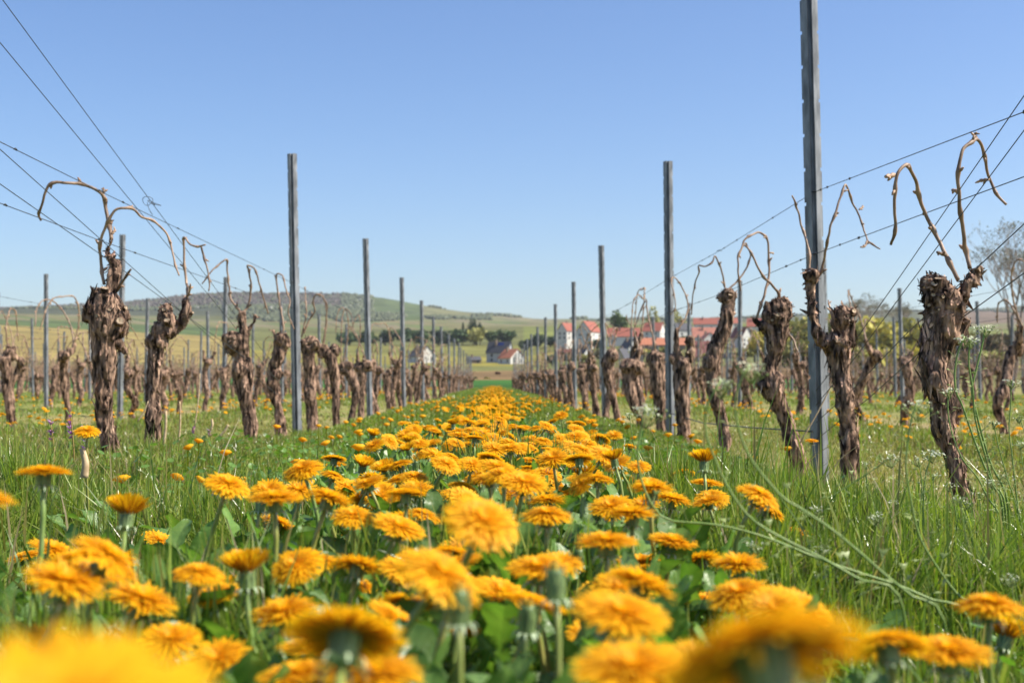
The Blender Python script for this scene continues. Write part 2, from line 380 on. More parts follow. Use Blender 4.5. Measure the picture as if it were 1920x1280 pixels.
def slack(p0, p1, xr, label, y2, z2):
    A = P(*p0[:2], 1.0); B = P(*p1[:2], 1.0)
    def on(px, py): d = P(px, py, 1.0) - np.array([0, 0, CH]); Y = xr / d[0]; return np.array([xr, Y, CH + d[2] * Y])
    a = on(*p0); b = on(*p1); e = a + (a - b) / np.linalg.norm(a - b) * 1.2
    if e[1] < .3: e = a + (a - b) * ((a[1] - .3) / (b[1] - a[1]))
    c = np.array([xr, y2, z2]); m = (b + c) / 2 - np.array([0, 0, .01])
    wire([e, a, (a + b) / 2, b, m, c], label, .0013, 'slack foliage wires')
slack((5, 0), (340, 455), -1.265, 'steepest slack wire at left, falling to the foot of the near post', 8.03, .34)
slack((0, 80), (430, 600), -1.265, 'second steepest slack wire at left, below the steepest one', 8.03, .28)
slack((0, 280), (330, 575), -1.265, 'slack wire at left passing in front of the largest left vine head', 8.03, .22)
slack((0, 345), (250, 520), -1.265, 'lowest of four slack wires crossing at left edge', 8.03, .33)
slack((1920, 180), (1690, 515), 1.135, 'steepest slack wire at right edge, crossing the curved cane', 4.5, .33)
slack((1920, 245), (1700, 540), 1.135, 'second slack wire at right, just under the steepest one', 4.5, .28)
slack((1920, 420), (1700, 625), 1.135, 'third slack wire at right, crossing the big vine head', 4.5, .22)
slack((1920, 512), (1770, 620), 1.135, 'lowest slack wire at right, touching the big vine trunk', 4.5, .16)
wire([(1.12, 4.5, .19), (1.13, 5.6, .165), (1.13, 6.9, .145), (1.13, 8.3, .17)], 'dark low wire near the ground between the two right posts', .003, 'slack foliage wires')
mb = MB()      # loose tangle of wire hooked on the steep wire
for k in range(3):
    a = np.linspace(0, 2 * PI * 1.3, 26); c = P(277 + 8 * k, 377 + 3 * k, 4.9); rr = (.019, .014, .016)[k]
    pts = np.stack([c[0] + rr * np.cos(a + k), c[1] + .01 * np.sin(a * 2), c[2] + rr * (.9 - .3 * k) * np.sin(a)], -1); tube(mb, pts, .0011, 4)
tube(mb, smooth_path([P(276, 380, 4.9), P(280, 393, 4.88), P(286, 403, 4.9)], 8), .0011, 4)
tag(mb.build('wire_tangle', M_wire), 'small curled knot of loose wire on the steep left wire', 'wire knot')

# ------------------------------------------------------------------ vines
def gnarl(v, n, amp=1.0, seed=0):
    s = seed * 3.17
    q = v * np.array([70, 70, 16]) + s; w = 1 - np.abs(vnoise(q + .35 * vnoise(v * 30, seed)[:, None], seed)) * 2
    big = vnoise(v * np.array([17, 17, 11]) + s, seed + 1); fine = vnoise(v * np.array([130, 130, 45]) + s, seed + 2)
    return v + n * ((.0062 * w + (.009 * big) + .0030 * fine) * amp)[:, None], np.clip(.82 + .44 * w + .34 * big, .28, 1.7)  # second result: darker furrows, brighter ridges, crevice shade painted into the bark colour
def flakes(mb, v, n, num, seed, size=1.0, zmin=-1):
    rs = np.random.RandomState(seed); idx = rs.choice(len(v), num)
    for i in idx:
        p = v[i]; nn = n[i] / (np.linalg.norm(n[i]) + 1e-9)
        if p[2] < zmin: continue
        hd = p[2] > .78 * v[:, 2].max(); t = np.array([rs.normal(0, .25), rs.normal(0, .25), rs.choice([-1, 1])]) if not hd else rs.normal(0, 1, 3)
        t -= nn * t.dot(nn); t /= np.linalg.norm(t); b = np.cross(nn, t); q = .55 if hd else 1
        L = rs.uniform(.010, .042) * size * q; w = rs.uniform(.0014, .0042) * size; lift = rs.uniform(.000, .0065) * size
        if rs.rand() < .10: L *= 1.6; w *= 1.7; lift = rs.uniform(.004, .014) * size
        pts = []
        for k, s in enumerate((0, .5, 1)):
            c = p + t * L * s + nn * (lift * s * s + .0008); ww = w * (1, .9, .3)[k]
            pts += [c - b * ww, c + b * ww]
        g = rs.uniform(.4, 2.1)
        mb.add(pts, np.array([[0, 1, 3, 2], [2, 3, 5, 4]]), (g, g * rs.uniform(.92, 1.0), g * .95))
def cut(parent, c, r, nrm, depth=.012):
    """short sawn stub: rough bark rim round a flat, slightly dished face"""
    c = np.asarray(c, float); nrm = np.asarray(nrm, float); nrm /= np.linalg.norm(nrm); mb = MB(); n = 13
    u = np.cross(nrm, [0, 0, 1.]); u /= np.linalg.norm(u); w = np.cross(nrm, u); a = np.arange(n) * 2 * PI / n; rj = r * (1 + .16 * np.array([random.uniform(-1, 1) for _ in range(n)]))
    ring = lambda f, d: c + nrm * d + (np.cos(a)[:, None] * u + np.sin(a)[:, None] * w * .8) * (rj * f)[:, None]
    v = np.vstack([ring(1.15, -depth), ring(1.08, .002), ring(.80, .0022), [c + nrm * .0006]]); j = np.arange(n); k = (j + 1) % n; g = random.uniform(.6, 1.1)
    mb.add(v[:2 * n], np.stack([j, k, k + n, j + n], -1), (.7, .66, .62)); mb.add(np.vstack([v[n:3 * n]]), np.stack([j, k, k + n, j + n], -1), (.9, .85, .8)); mb.add(v[2 * n:], np.stack([j, k, np.full(n, n)], -1), (g, g * .97, g * .93), 1)
    return mb.build('pruning_cut', [M_bark, M_cut], parent, smooth=False)
def cane_mesh(mb, pts, r0, r1, seed=0, col=(1, 1, 1), nodes=True, sides=8):
    n = max(12, int(np.linalg.norm(np.diff(pts, axis=0), axis=1).sum() / .008)); n = min(n, 130)
    p = smooth_path(pts, n); s = np.linspace(0, 1, n); r = r0 * (1 - s) + r1 * s
    rs = np.random.RandomState(seed + 5); p = p + .0034 * np.stack([vnoise(p * 35, seed), vnoise(p * 35 + 9, seed), vnoise(p * 35 + 5, seed)], -1)
    L = np.linalg.norm(np.diff(p, axis=0), axis=1).sum(); nn = max(2, int(L / .085)); ks = ((np.arange(nn) + .6) / nn * (n - 1)).astype(int)
    if nodes:
        for k in ks: r = r * (1 + .55 * np.exp(-((np.arange(n) - k) / 1.4) ** 2))
    tube(mb, p, r, sides, col)
    if nodes:
        t, U, W = frames(p)
        for i, k in enumerate(ks):
            a = rs.uniform(0, 2 * PI); d = (U[k] * math.cos(a) + W[k] * math.sin(a)) * .8 + t[k] * .6
            q = p[k] + d * r[k] * .6; e = q + d * r[k] * rs.uniform(1.2, 3.2)
            tube(mb, [q, (q + e) / 2, e], [r[k] * .55, r[k] * .62, r[k] * .25], 6, (1.45, 1.35, 1.25))
    return p
HERO = {}
def hero_vine(label, D, trunk, arms=(), knobs=(), canes=(), cuts=(), seed=0, vox=.0045, fl=260, name='grapevine'):
    """trunk/arms: (px, py, width px); canes: (list of px, py), r0, r1, tint"""
    k = D / F
    def pt(px, py, off=0.0): return P(px, py, D + off)
    b = pt(trunk[0][0], trunk[0][1]); root = thing(name, label, 'grapevine', (b[0], D, 0), 0, 'pruned grapevines'); org = np.array([b[0], D, 0])
    mb = MB(); rs = np.random.RandomState(seed)
    def path(pl):
        q = np.array([[*(pt(x, y, rs.uniform(-.012, .012))), max(w * .5 * k * .88 - .003, .006)] for x, y, w in pl]); return q
    q = path(trunk)
    if q[0][2] > -.02:
        d = q[0][:3] - q[1][:3]; e = q[0].copy(); e[0] += d[0] * .5; e[2] = -.06; e[3] = q[0][3] * 1.25; q = np.vstack([e, q])
    s = smooth_path(q, 34); tube(mb, s[:, :3], np.maximum(s[:, 3], .006), 14)
    for a in arms: s = smooth_path(path(a), 16); tube(mb, s[:, :3], np.maximum(s[:, 3], .004), 12)
    for x, y, w in knobs: sphere(mb, pt(x, y), w * .5 * k, None, .35, seed + int(x))
    v, n, f = remesh(mb, vox); v2, g = gnarl(v, n, 1.0, seed)
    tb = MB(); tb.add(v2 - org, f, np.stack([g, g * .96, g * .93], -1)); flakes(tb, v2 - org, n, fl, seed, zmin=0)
    tb.build('trunk', M_bark, root)
    for i, c in enumerate(canes):
        pl, r0, r1 = c[0], c[1], c[2]; tint = c[3] if len(c) > 3 else 1.0; cb = MB()
        p3 = np.array([pt(x, y, .05 * math.sin(i * 2.1 + j * .5) * min(1, j * .5)) for j, (x, y) in enumerate(pl)]) - org
        cane_mesh(cb, p3, r0 * .80, r1 * .66, seed + i, (tint, tint * .95, tint * .9)); cb.build('cane', M_cane, root)
    dd = (v2 - np.array([0, 0, CH])) @ CR; ux = 960 - F * dd[:, 0] / dd[:, 2]; uy = 640 + F * dd[:, 1] / dd[:, 2]
    for x, y, w, nr in cuts:
        h = np.hypot(ux - x, uy - y) < w * .45 + 2; dep = v2[h][:, 1].min() if h.any() else D
        c = P(x, y, dep) - org; cut(root, c, w * .42 * k, (nr[0], min(nr[1], -.45), nr[2]), .02)
    return root
C = lambda t: [tuple(map(float, s.split(','))) for s in t.split()]
hero_vine('shaggy bulky vine at far left with swollen head and two arching canes', 4.2,
 C('207,835,40 198,781,34 197,740,36 198,703,42 196,665,46 195,640,46 200,609,68 199,578,72 198,553,52'),
 [C('203,565,30 210,530,25 215,495,24 206,482,20 200,472,15 205,458,11 209,447,10'), C('205,600,40 224,582,26 234,577,16'), C('220,640,26 232,655,14 236,664,7')],
 C('194,562,50 222,588,42 180,588,46 221,612,36 186,614,34'),
 [(C('208,450 207,432 204,415 199,392 195,370 185,358 160,346 140,343 125,342 97,345 85,365 75,390 72,402 77,412'), .0082, .0056, .78),
  (C('196,534 190,505 187,472 190,447 202,417 217,395 235,390 250,391 265,406 282,412 300,426 312,440 320,460 327,490 336,517'), .0066, .0040, 1.15),
  (C('218,545 232,524 246,504'), .0055, .0045, .5), (C('194,362 193,352'), .005, .004, .8), (C('210,440 218,432'), .0045, .004, 1.1)],
 [(197,541,17,(.3,-.5,1)), (225,602,21,(.5,-1,.25)), (235,577,11,(1,-.4,.3)), (182,592,9,(-.3,-1,0)), (206,580,9,(.2,-1,.1)), (190,604,8,(0,-1,-.2))], seed=1, vox=.0036, fl=800)
hero_vine('forked vine with flat cut top, second from the left beside the shaggy one', 4.78,
 C('284,830,34 288,781,30 287,745,30 289,719,31 291,675,36 295,640,38 302,616,40 312,602,34'),
 [C('305,625,34 320,622,28 333,614,24 344,600,22 349,580,18 349,560,12'), C('331,604,12 345,597,9 360,587,7')],
 C('311,583,26 314,602,38 296,640,40'),
 [(C('349,570 352,545 349,525 347,502 345,472 344,447 351,450 360,460 375,461 386,459'), .0066, .0045, 1.25),
  (C('376,461 381,478 385,492 392,522 391,545'), .0050, .0038, .62), (C('350,560 356,545 357,533'), .0048, .0042, 1.3)],
 [(313,600,15,(.1,-1,.7)), (308,580,12,(-.2,-1,.3)), (361,586,7,(1,-.2,.3))], seed=2, vox=.0038, fl=600)
hero_vine('vine with a dark round knob left and wishbone canes, third in left row', 6.67,
 C('472,825,28 466,768,30 461,745,32 457,719,35 452,690,38 456,668,30 459,648,22'),
 [C('459,650,20 457,620,16 454,604,14 454,584,15'), C('460,640,14 466,620,10 474,607,8 479,591,7'), C('470,735,12 470,700,16 466,670,14')],
 C('437,643,40 434,650,26 455,695,36'),
 [(C('452,588 449,582 433,561 430,540 428,522 426,500 425,486 407,500 396,510 379,532'), .0072, .0050, 1.1),
  (C('455,588 466,571 471,538 469,520 466,506 464,498 475,502 485,525 489,542 494,558 503,588'), .0072, .0052, .95)],
 [(430,640,7,(-.6,-1,.4)), (440,634,6,(.2,-1,.5)), (442,648,6,(.2,-1,0))], seed=3, vox=.005, fl=420)
hero_vine('slim dark-headed vine just left of the tall left post', 7.6,
 C('527,815,20 522,768,18 514,740,22 511,719,26 511,696,22 522,670,27 526,643,30 528,628,22'),
 [C('520,640,10 514,625,7 512,618,6')], C('528,640,30 520,700,22'),
 [(C('531,622 531,605 526,578 521,545 518,516 528,516 533,530 536,542 543,561 542,575 541,588 551,617'), .0075, .0050, 1.0)],
 [(519,630,5,(-.4,-1,.3))], seed=4, vox=.0055, fl=350)
hero_vine('stout flat-headed vine directly right of the tall left post', 8.9,
 C('587,805,25 585,780,24 582,740,23 581,702,24 579,670,28 580,650,34'), [C('572,655,16 565,640,10')], C('570,645,22 590,647,24 582,640,22'),
 [(C('565,632 574,591 573,560 572,538 571,545'), .0075, .005, 1.1), (C('570,625 580,600 590,584 588,570 588,558 594,552 605,556 613,575 611,595 610,611 605,650'), .0072, .005, 1.0)],
 [(592,642,6,(.3,-1,.4))], seed=5, vox=.0075, fl=160)
hero_vine('vine with broad dark flat head and a hooped cane, sixth in left row', 10.3,
 C('631,800,17 630,760,17 628,719,20 624,695,22 620,672,26 616,660,28'), [C('612,660,18 603,655,12')], C('606,658,22 628,656,22'),
 [(C('605,652 611,620 612,590 607,560 598,553'), .006, .005, .9)], [(628,653,6,(.2,-1,.4))], seed=6, vox=.008, fl=120)
hero_vine('leaning pale vine with a tall hooped cane pair, seventh in left row', 11.4,
 C('656,802,17 662,770,17 668,735,18 660,712,20 650,690,24'), [C('646,694,16 640,685,10')], C('642,690,20 655,686,20'),
 [(C('640,684 640,640 641,600 645,580 640,577 632,590 629,624'), .0065, .005, 1.2), (C('642,684 651,640 653,600 648,578 658,590 663,614'), .0065, .005, .9)],
 [(641,692,6,(-.3,-1,.1))], seed=7, vox=.009, fl=100)
hero_vine('stubby vine with one pale cut, just left of second left post', 12.2,
 C('676,795,16 678,750,15 679,719,17 679,690,22'), [C('672,690,14 670,668,8 671,655,6')], C('672,688,20 688,686,22'),
 [(C('671,660 675,630 675,600 671,590 662,608 658,622'), .0065, .005, 1.0)], [(683,673,9,(.2,-1,.3))], seed=8, vox=.009, fl=100)
# right row
hero_vine('massive dark twisted vine at far right with two tall curved canes', 3.13,
 C('1806,935,44 1800,905,42 1788,859,40 1778,830,43 1770,805,47 1763,751,52 1752,716,54 1747,680,57 1754,644,70 1765,608,76 1770,572,72 1762,547,58'),
 [C('1780,600,40 1797,565,34 1815,535,30 1830,512,26 1838,503,18'), C('1790,640,26 1803,620,15 1812,602,8')],
 C('1756,540,50 1745,560,34 1778,575,50 1740,640,40 1822,525,24'),
 [(C('1797,524 1779,487 1763,456 1747,425 1733,394 1722,366 1716,334 1705,316 1694,312 1683,323 1679,341 1678,387 1678,437 1671,458'), .0068, .0052, 1.05),
  (C('1817,504 1812,475 1807,450 1801,403 1798,356 1799,309 1805,281 1822,266 1833,262 1843,281 1849,309 1855,334 1868,362 1888,384'), .0068, .0048, .95),
  (C('1679,328 1670,329 1660,330'), .0055, .006, 1.3), (C('1798,357 1790,357 1784,356'), .004, .005, 1.3), (C('1832,262 1829,252 1832,248'), .005, .003, 1.3), (C('1772,478 1764,475 1758,473'), .005, .004, .5), (C('1853,336 1845,337 1838,338'), .004, .005, 1.35)],
 [(1752,532,17,(-.2,-1,.4)), (1750,553,12,(-.2,-1,0)), (1758,523,18,(0,-.3,1)), (1768,556,10,(.3,-1,0)), (1742,572,9,(-.5,-1,0)), (1760,580,8,(.1,-1,-.1)), (1812,604,7,(1,-.5,.3)), (1836,505,14,(.8,-.8,.2))], seed=11, vox=.0034, fl=1300)
hero_vine('Y-shaped vine right of the tallest post with arm crossing it', 4.07,
 C('1597,925,36 1595,885,35 1594,844,36 1591,792,35 1583,741,37 1575,689,42 1572,655,46'),
 [C('1574,650,42 1582,620,34 1574,598,36 1588,588,28 1600,584,22'), C('1565,655,34 1544,641,28 1532,625,24 1528,613,20 1523,590,18 1521,569,18 1520,527,20 1520,512,19'), C('1595,650,16 1600,625,14 1603,600,14')],
 C('1578,592,40 1571,648,44 1520,518,24 1552,645,30'),
 [(C('1516,510 1517,472 1509,440 1500,420 1497,400 1490,380 1486,367'), .0058, .0040, 1.35),
  (C('1522,512 1535,517 1546,490 1548,468 1551,447 1558,422 1565,400 1574,372 1584,347 1592,362 1600,380 1608,398 1615,412 1621,432 1626,452 1640,460 1650,466'), .0056, .0036, .9),
  (C('1626,452 1622,460 1614,462'), .004, .004, 1.3), (C('1560,592 1556,575 1553,563'), .0045, .003, 1.4), (C('1612,392 1620,388'), .003, .004, 1.3), (C('1566,402 1572,399'), .003, .0035, 1.2)],
 [(1601,583,14,(.6,-1,.2)), (1590,592,7,(.1,-1,0)), (1570,638,12,(0,-1,.2)), (1593,600,7,(.2,-1,0))], seed=12, vox=.0038, fl=750)
hero_vine('S-bent vine with a knotted head and crossed canes, left of tallest post', 4.78,
 C('1500,910,26 1489,844,34 1480,815,34 1475,792,33 1461,758,35 1447,727,44 1441,706,42 1449,672,34 1454,644,42 1460,613,48 1458,585,46'),
 [C('1450,615,26 1441,617,20 1425,609,18 1411,596,11'), C('1440,590,16 1437,575,12 1437,563,6')],
 C('1458,578,46 1472,590,30 1445,592,30 1430,612,22 1443,712,44'),
 [(C('1418,598 1434,552 1442,517 1441,490 1440,457 1434,442 1420,436 1402,445 1390,465 1384,490 1385,520 1387,545'), .0062, .0045, 1.1),
  (C('1468,578 1462,560 1458,545 1440,527 1425,510 1415,485 1406,470 1397,460'), .0065, .0050, 1.0), (C('1478,620 1490,645 1498,664'), .004, .003, 1.1), (C('1442,474 1450,474'), .003, .004, 1.4)],
 [(1459,590,12,(0,-1,.1)), (1448,600,8,(-.3,-1,0))], seed=13, vox=.0042, fl=650)
hero_vine('slender curving vine before the white gables with a long rising cane', 6.3,
 C('1360,850,24 1357,810,22 1351,775,22 1341,747,26 1334,706,28 1336,672,36 1348,637,33 1361,603,28 1366,575,28 1367,555,26'), [],
 C('1366,556,30 1333,680,32'),
 [(C('1344,559 1365,542 1387,522 1400,500 1407,480 1403,466 1399,456 1393,462'), .0062, .005, .75), (C('1362,548 1359,535 1354,510 1347,490 1340,480 1335,492 1322,500 1310,497 1311,510 1305,527 1299,559 1296,590'), .0058, .0042, .9)],
 [(1370,553,10,(.2,-.6,1))], seed=14, vox=.005, fl=400)
hero_vine('two-armed vine immediately right of the second right post', 7.6,
 C('1284,845,26 1281,800,27 1280,760,30 1277,723,34 1281,692,34 1278,675,28'),
 [C('1276,680,20 1270,660,16 1268,637,13 1270,615,13'), C('1284,685,24 1294,665,18 1294,645,16 1292,632,16')], C('1280,690,36 1293,640,18 1262,672,16'),
 [(C('1270,618 1284,598 1291,578 1288,562 1282,545 1273,528 1262,520 1259,530 1264,552 1267,576 1257,589'), .0065, .0045, 1.25)],
 [(1291,660,8,(.2,-1,.2))], seed=15, vox=.0065, fl=160)
hero_vine('straight stout vine immediately left of the second right post', 8.6,
 C('1242,842,20 1241,815,20 1238,775,25 1234,730,28 1232,700,32 1232,680,34'), [C('1230,678,20 1229,660,12')], C('1232,674,36 1222,672,18'),
 [(C('1229,660 1224,630 1217,603 1213,580 1212,562 1204,559 1196,553 1188,565 1185,590 1183,618'), .0065, .0045, 1.1), (C('1211,564 1204,575 1196,598 1188,621'), .006, .004, .6)],
 [(1240,665,7,(.3,-1,.5))], seed=16, vox=.0075, fl=140)
hero_vine('crooked vine with broad shaggy head under the orange shed roof', 9.5,
 C('1212,822,16 1206,790,17 1192,765,20 1182,735,23 1179,712,27 1184,690,34'), [C('1186,690,16 1194,670,12 1198,655,8')], C('1180,688,34 1196,690,24'),
 [(C('1190,675 1196,650 1192,632 1186,615 1176,600 1174,590'), .0065, .005, 1.1)], [(1176,682,7,(-.3,-1,.3))], seed=17, vox=.008, fl=120)
hero_vine('leaning vine with rounded dark head in front of the yellow gable house', 11.6,
 C('1160,800,14 1154,765,16 1145,730,18 1137,700,21 1140,680,24'), [C('1145,675,20 1152,665,18')], C('1147,668,26 1134,680,18'),
 [(C('1150,664 1153,640 1151,615 1146,608'), .006, .005, .9)], [(1153,662,6,(.4,-1,.4))], seed=18, vox=.009, fl=80)

# procedural vines for the rest of the rows
def proto_vine(seed, vox=.0095, fl=60, nc=(1, 3)):
    rs = np.random.RandomState(seed * 13 + 5); root = thing('grapevine', 'x', 'grapevine', (0, 0, 0), 0, 'pruned grapevines')
    h = rs.uniform(.50, .62); n = 6; r = rs.uniform(.024, .034); dx = rs.normal(0, .05, n).cumsum() * .6; dy = rs.normal(0, .04, n).cumsum() * .6
    pts = np.array([[dx[i] - dx[0], dy[i] - dy[0], -.06 + (h + .06) * i / (n - 1), r * (1.3 if i == 0 else rs.uniform(.85, 1.15)) * (1.35 if i == n - 1 else 1)] for i in range(n)])
    mb = MB(); s = smooth_path(pts, 24); tube(mb, s[:, :3], s[:, 3], 12); top = s[-1, :3]
    for k in range(rs.randint(2, 5)): sphere(mb, top + rs.normal(0, .022, 3) * np.array([1, 1.3, .8]), rs.uniform(.025, .045), None, .35, seed + k)
    heads = []
    for k in range(rs.randint(1, 3)):
        sg = (-1, 1)[k % 2] * rs.choice([-1, 1]); e = top + np.array([rs.normal(0, .03), sg * rs.uniform(.05, .12), rs.uniform(.06, .16)])
        a = smooth_path(np.array([[*(top - [0, 0, .03]), r * .8], [*((top + e) / 2 + [0, sg * .02, -.02]), r * .62], [*e, r * .5]]), 8); tube(mb, a[:, :3], a[:, 3], 9); sphere(mb, e, r * .6, None, .3, seed); heads.append(e)
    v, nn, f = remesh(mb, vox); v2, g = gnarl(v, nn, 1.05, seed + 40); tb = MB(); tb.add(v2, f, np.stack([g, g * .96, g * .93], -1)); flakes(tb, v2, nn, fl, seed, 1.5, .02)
    tb.build('trunk', M_bark, root)
    for k in range(rs.randint(*nc)):
        b = heads[k % len(heads)]; sg = rs.choice([-1, 1]); hgt = rs.uniform(.18, .44); rch = rs.uniform(.06, .36); jx = rs.normal(0, .05)
        pl = np.array([b, b + [jx, -sg * .02, hgt * .45], b + [jx * 2, sg * .03, hgt * .86], b + [jx * 2, sg * rch * .4, hgt * rs.uniform(.85, 1.05)], b + [jx, sg * rch * .8, hgt * .8], b + [0, sg * rch, hgt * rs.uniform(.15, .5)]])
        cb = MB(); t = rs.uniform(.8, 1.3); cane_mesh(cb, pl, .0062, .0042, seed + k, (t, t * .95, t * .9), True, 6); cb.build('cane', M_cane, root)
    cut(root, heads[0] + np.array([0, -r * .5, .004]), r * .36, (rs.normal(0, .5), -1, .6))
    return root
NP = 14
PROTO = [proto_vine(k) for k in range(NP)]
USED = [False] * NP
def copy_vine(i, loc, rz, sc, label):
    src = PROTO[i]
    if not USED[i]: o = src; USED[i] = True
    else:
        o = src.copy(); COL.objects.link(o)
        for ch in src.children: c = ch.copy(); COL.objects.link(c); c.parent = o
    o.location = loc; o.rotation_euler = (0, 0, rz); o.scale = sc; o['label'] = label; return o
def vine_label(row, Y):
    ps = sorted(POSTS[row]); k = sum(1 for p in ps if p < Y); return k
count = 16; rest = []
def fill(row, y0, y1, n_individual, name):
    global count
    Y = y0; cnt = {}; made = 0
    while Y < y1:
        y = Y + random.uniform(-.12, .12); k = vine_label(row, y); cnt[k] = cnt.get(k, 0) + 1
        x = row + random.gauss(0, .035); i = random.randrange(NP); rz = random.choice([0, PI]) + random.gauss(0, .5)
        s = random.uniform(.88, 1.1); sc = (s * random.uniform(.9, 1.15), s, s * random.uniform(.93, 1.06)); loc = (x, y, gz1(x, y) - .005)
        if made < n_individual:
            if k == 0: lab = 'gnarled pruned vine, %s vine counted from the near end of %s' % (ORD[min(cnt[k] - 1, 19)], name)
            else: lab = 'gnarled vine in %s, %s vine beyond its %s post' % (name, ORD[cnt[k] - 1], ORD[min(k - 1, 19)])
            copy_vine(i, loc, rz, sc, lab); made += 1; count += 1
        else: rest.append((i, loc, rz, sc))
        Y += 1.06 * random.uniform(.9, 1.1)
fill(-1.265, 13.3, 76, 99, 'the first left row'); fill(1.135, 12.6, 76, 99, 'the first right row')
fill(1.135, 10.45, 10.6, 1, 'right row, yellow gable')
fill(-3.6, 8.6, 76, 99, 'the second left row'); fill(3.5, 8.7, 76, 99, 'the second right row')
left = max(0, 300 - count)
fill(-5.8, 13.5, 76, left // 2, 'the third left row'); fill(6.1, 14.0, 76, left - left // 2, 'the third right row')
for row, y0 in ((-7.95, 17), (-10.1, 22), (-12.2, 28), (-14.4, 34), (8.6, 19), (11.0, 25), (13.4, 32), (-16.6, 39), (-18.9, 44), (-21.2, 50), (-23.5, 55), (-26, 60), (15.8, 38), (18.3, 44), (20.8, 50), (23.4, 56)):
    Y = y0
    while Y < 76:
        s = random.uniform(.88, 1.1); rest.append((random.randrange(NP), (row + random.gauss(0, .04), Y, gz1(row, Y)), random.uniform(0, 6.28), (s, s, s))); Y += 1.07
far = MB(); cache = {}
for i in range(NP):
    arr = []; low = proto_vine(i, .018, 25, (3, 6))
    for ch in low.children:
        me = ch.data; v = np.empty(len(me.vertices) * 3, np.float32); me.vertices.foreach_get('co', v); v = v.reshape(-1, 3).astype(float)
        li = np.empty(len(me.loops), np.int32); me.loops.foreach_get('vertex_index', li); tot = np.empty(len(me.polygons), np.int32); me.polygons.foreach_get('loop_total', tot)
        c = np.empty(len(me.vertices) * 4, np.float32); me.color_attributes['col'].data.foreach_get('color', c); c = c.reshape(-1, 4)[:, :3]
        st = np.r_[0, np.cumsum(tot)[:-1]]; fs = []
        for t in (3, 4):
            idx = st[tot == t]
            if len(idx): fs.append(li[idx[:, None] + np.arange(t)[None]].astype(np.int64))
        arr.append((v, fs, c, {'trunk': 0, 'cane': 1, 'pruning_cut': 2}[ch.name.split('.')[0]]))
    cache[i] = arr
    for ch in list(low.children): bpy.data.objects.remove(ch)
    bpy.data.objects.remove(low)
for i, loc, rz, sc in rest:
    R = np.array([[math.cos(rz), -math.sin(rz), 0], [math.sin(rz), math.cos(rz), 0], [0, 0, 1]])
    for v, fs, c, m in cache[i]: far.add((v * np.array(sc)) @ R.T + np.array(loc), fs, c, m)
tag(far.build('distant_vines', [M_bark, M_cane, M_cut]), 'further pruned vines in the outer rows at both sides', 'grapevines', None, 'stuff')

# ------------------------------------------------------------------ dandelions
def ligule(mb, az, el, L, w, curl, col, r0=.10, z0=0., rs=None):
    n = 4; s = np.linspace(0, 1, n + 1); e = el + curl * s; dr = np.cos(e) * L / n; dz = np.sin(e) * L / n
    rr = r0 + np.r_[0, np.cumsum(dr[:-1])]; zz = z0 + np.r_[0, np.cumsum(dz[:-1])]
    ww = w * np.array([.45, .8, 1, 1, .78]); c, si = math.cos(az), math.sin(az); tx, ty = -si, c; pts = []
    fold = w * .12
    for k in range(n + 1):
        for q, up in ((-1, fold), (0, 0), (1, fold)):
            pts.append((rr[k] * c + tx * ww[k] * q * .5, rr[k] * si + ty * ww[k] * q * .5, zz[k] + up * (1 if k < n else .3) - (0 if (k < n or q) else -.0)))
    # toothed tip: side points run a little past the middle
    for q in (0, 2): a = np.array(pts[3 * n + q]); pts[3 * n + q] = tuple(a + np.array([c * math.cos(e[-1]), si * math.cos(e[-1]), math.sin(e[-1])]) * .045)
    f = []
    for k in range(n):
        for q in range(2): a = 3 * k + q; f.append((a, a + 3, a + 4, a + 1))
    mb.add(pts, np.array(f), col)
def head_mesh(kind, seed):
    rs = np.random.RandomState(seed); mb = MB(); D = math.radians
    rings = {'open': [(64, 1.0, -3, 0, .082), (64, .95, 0, 0, .078), (60, .86, 3, 0, .072), (56, .73, 7, 0, .066), (50, .58, 12, 4, .060), (42, .42, 20, 10, .055), (30, .28, 34, 20, .05)],
             'dome': [(64, 1.0, -6, -22, .082), (64, .95, -3, -18, .078), (60, .86, 1, -14, .072), (56, .73, 5, -8, .066), (50, .58, 11, 0, .060), (42, .42, 20, 6, .055), (30, .28, 34, 16, .05)],
             'cup': [(38, 1.0, 30, 16, .105), (38, .95, 40, 14, .095), (32, .85, 52, 10, .085), (28, .7, 66, 6, .075)],
             'shaggy': [(60, 1.0, 0, -12, .08), (58, .95, 4, -12, .076), (54, .85, 9, -8, .07), (48, .70, 15, -2, .065), (40, .53, 24, 4, .06), (30, .36, 38, 8, .055)]}[kind]
    J = 1.35 if kind == 'shaggy' else .75
    for ri, (n, L, el, cu, w) in enumerate(rings):
        for k in range(n):
            if kind != 'cup' and rs.rand() < .025: continue
            az = (k + rs.uniform(-.35, .35) + ri * .5) * 2 * PI / n; g = rs.uniform(.90, 1.04); r = ri / len(rings)
            col = (g, g * (1.02 - .09 * r + rs.uniform(-.06, .04)), g)
            dj = rs.normal(0, 4 * J); cj = rs.normal(0, 7 * J)
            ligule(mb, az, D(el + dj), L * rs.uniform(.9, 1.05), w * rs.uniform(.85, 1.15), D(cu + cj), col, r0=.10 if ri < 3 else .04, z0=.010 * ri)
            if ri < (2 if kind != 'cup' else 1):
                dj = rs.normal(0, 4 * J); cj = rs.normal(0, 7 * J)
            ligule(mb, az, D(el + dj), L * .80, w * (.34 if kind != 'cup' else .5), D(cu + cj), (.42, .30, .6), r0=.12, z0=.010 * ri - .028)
    sphere(mb, (0, 0, .02), (.26, .26, .07), (.95, .75, 1))
    return mb.mesh('flower_head', M_petal)
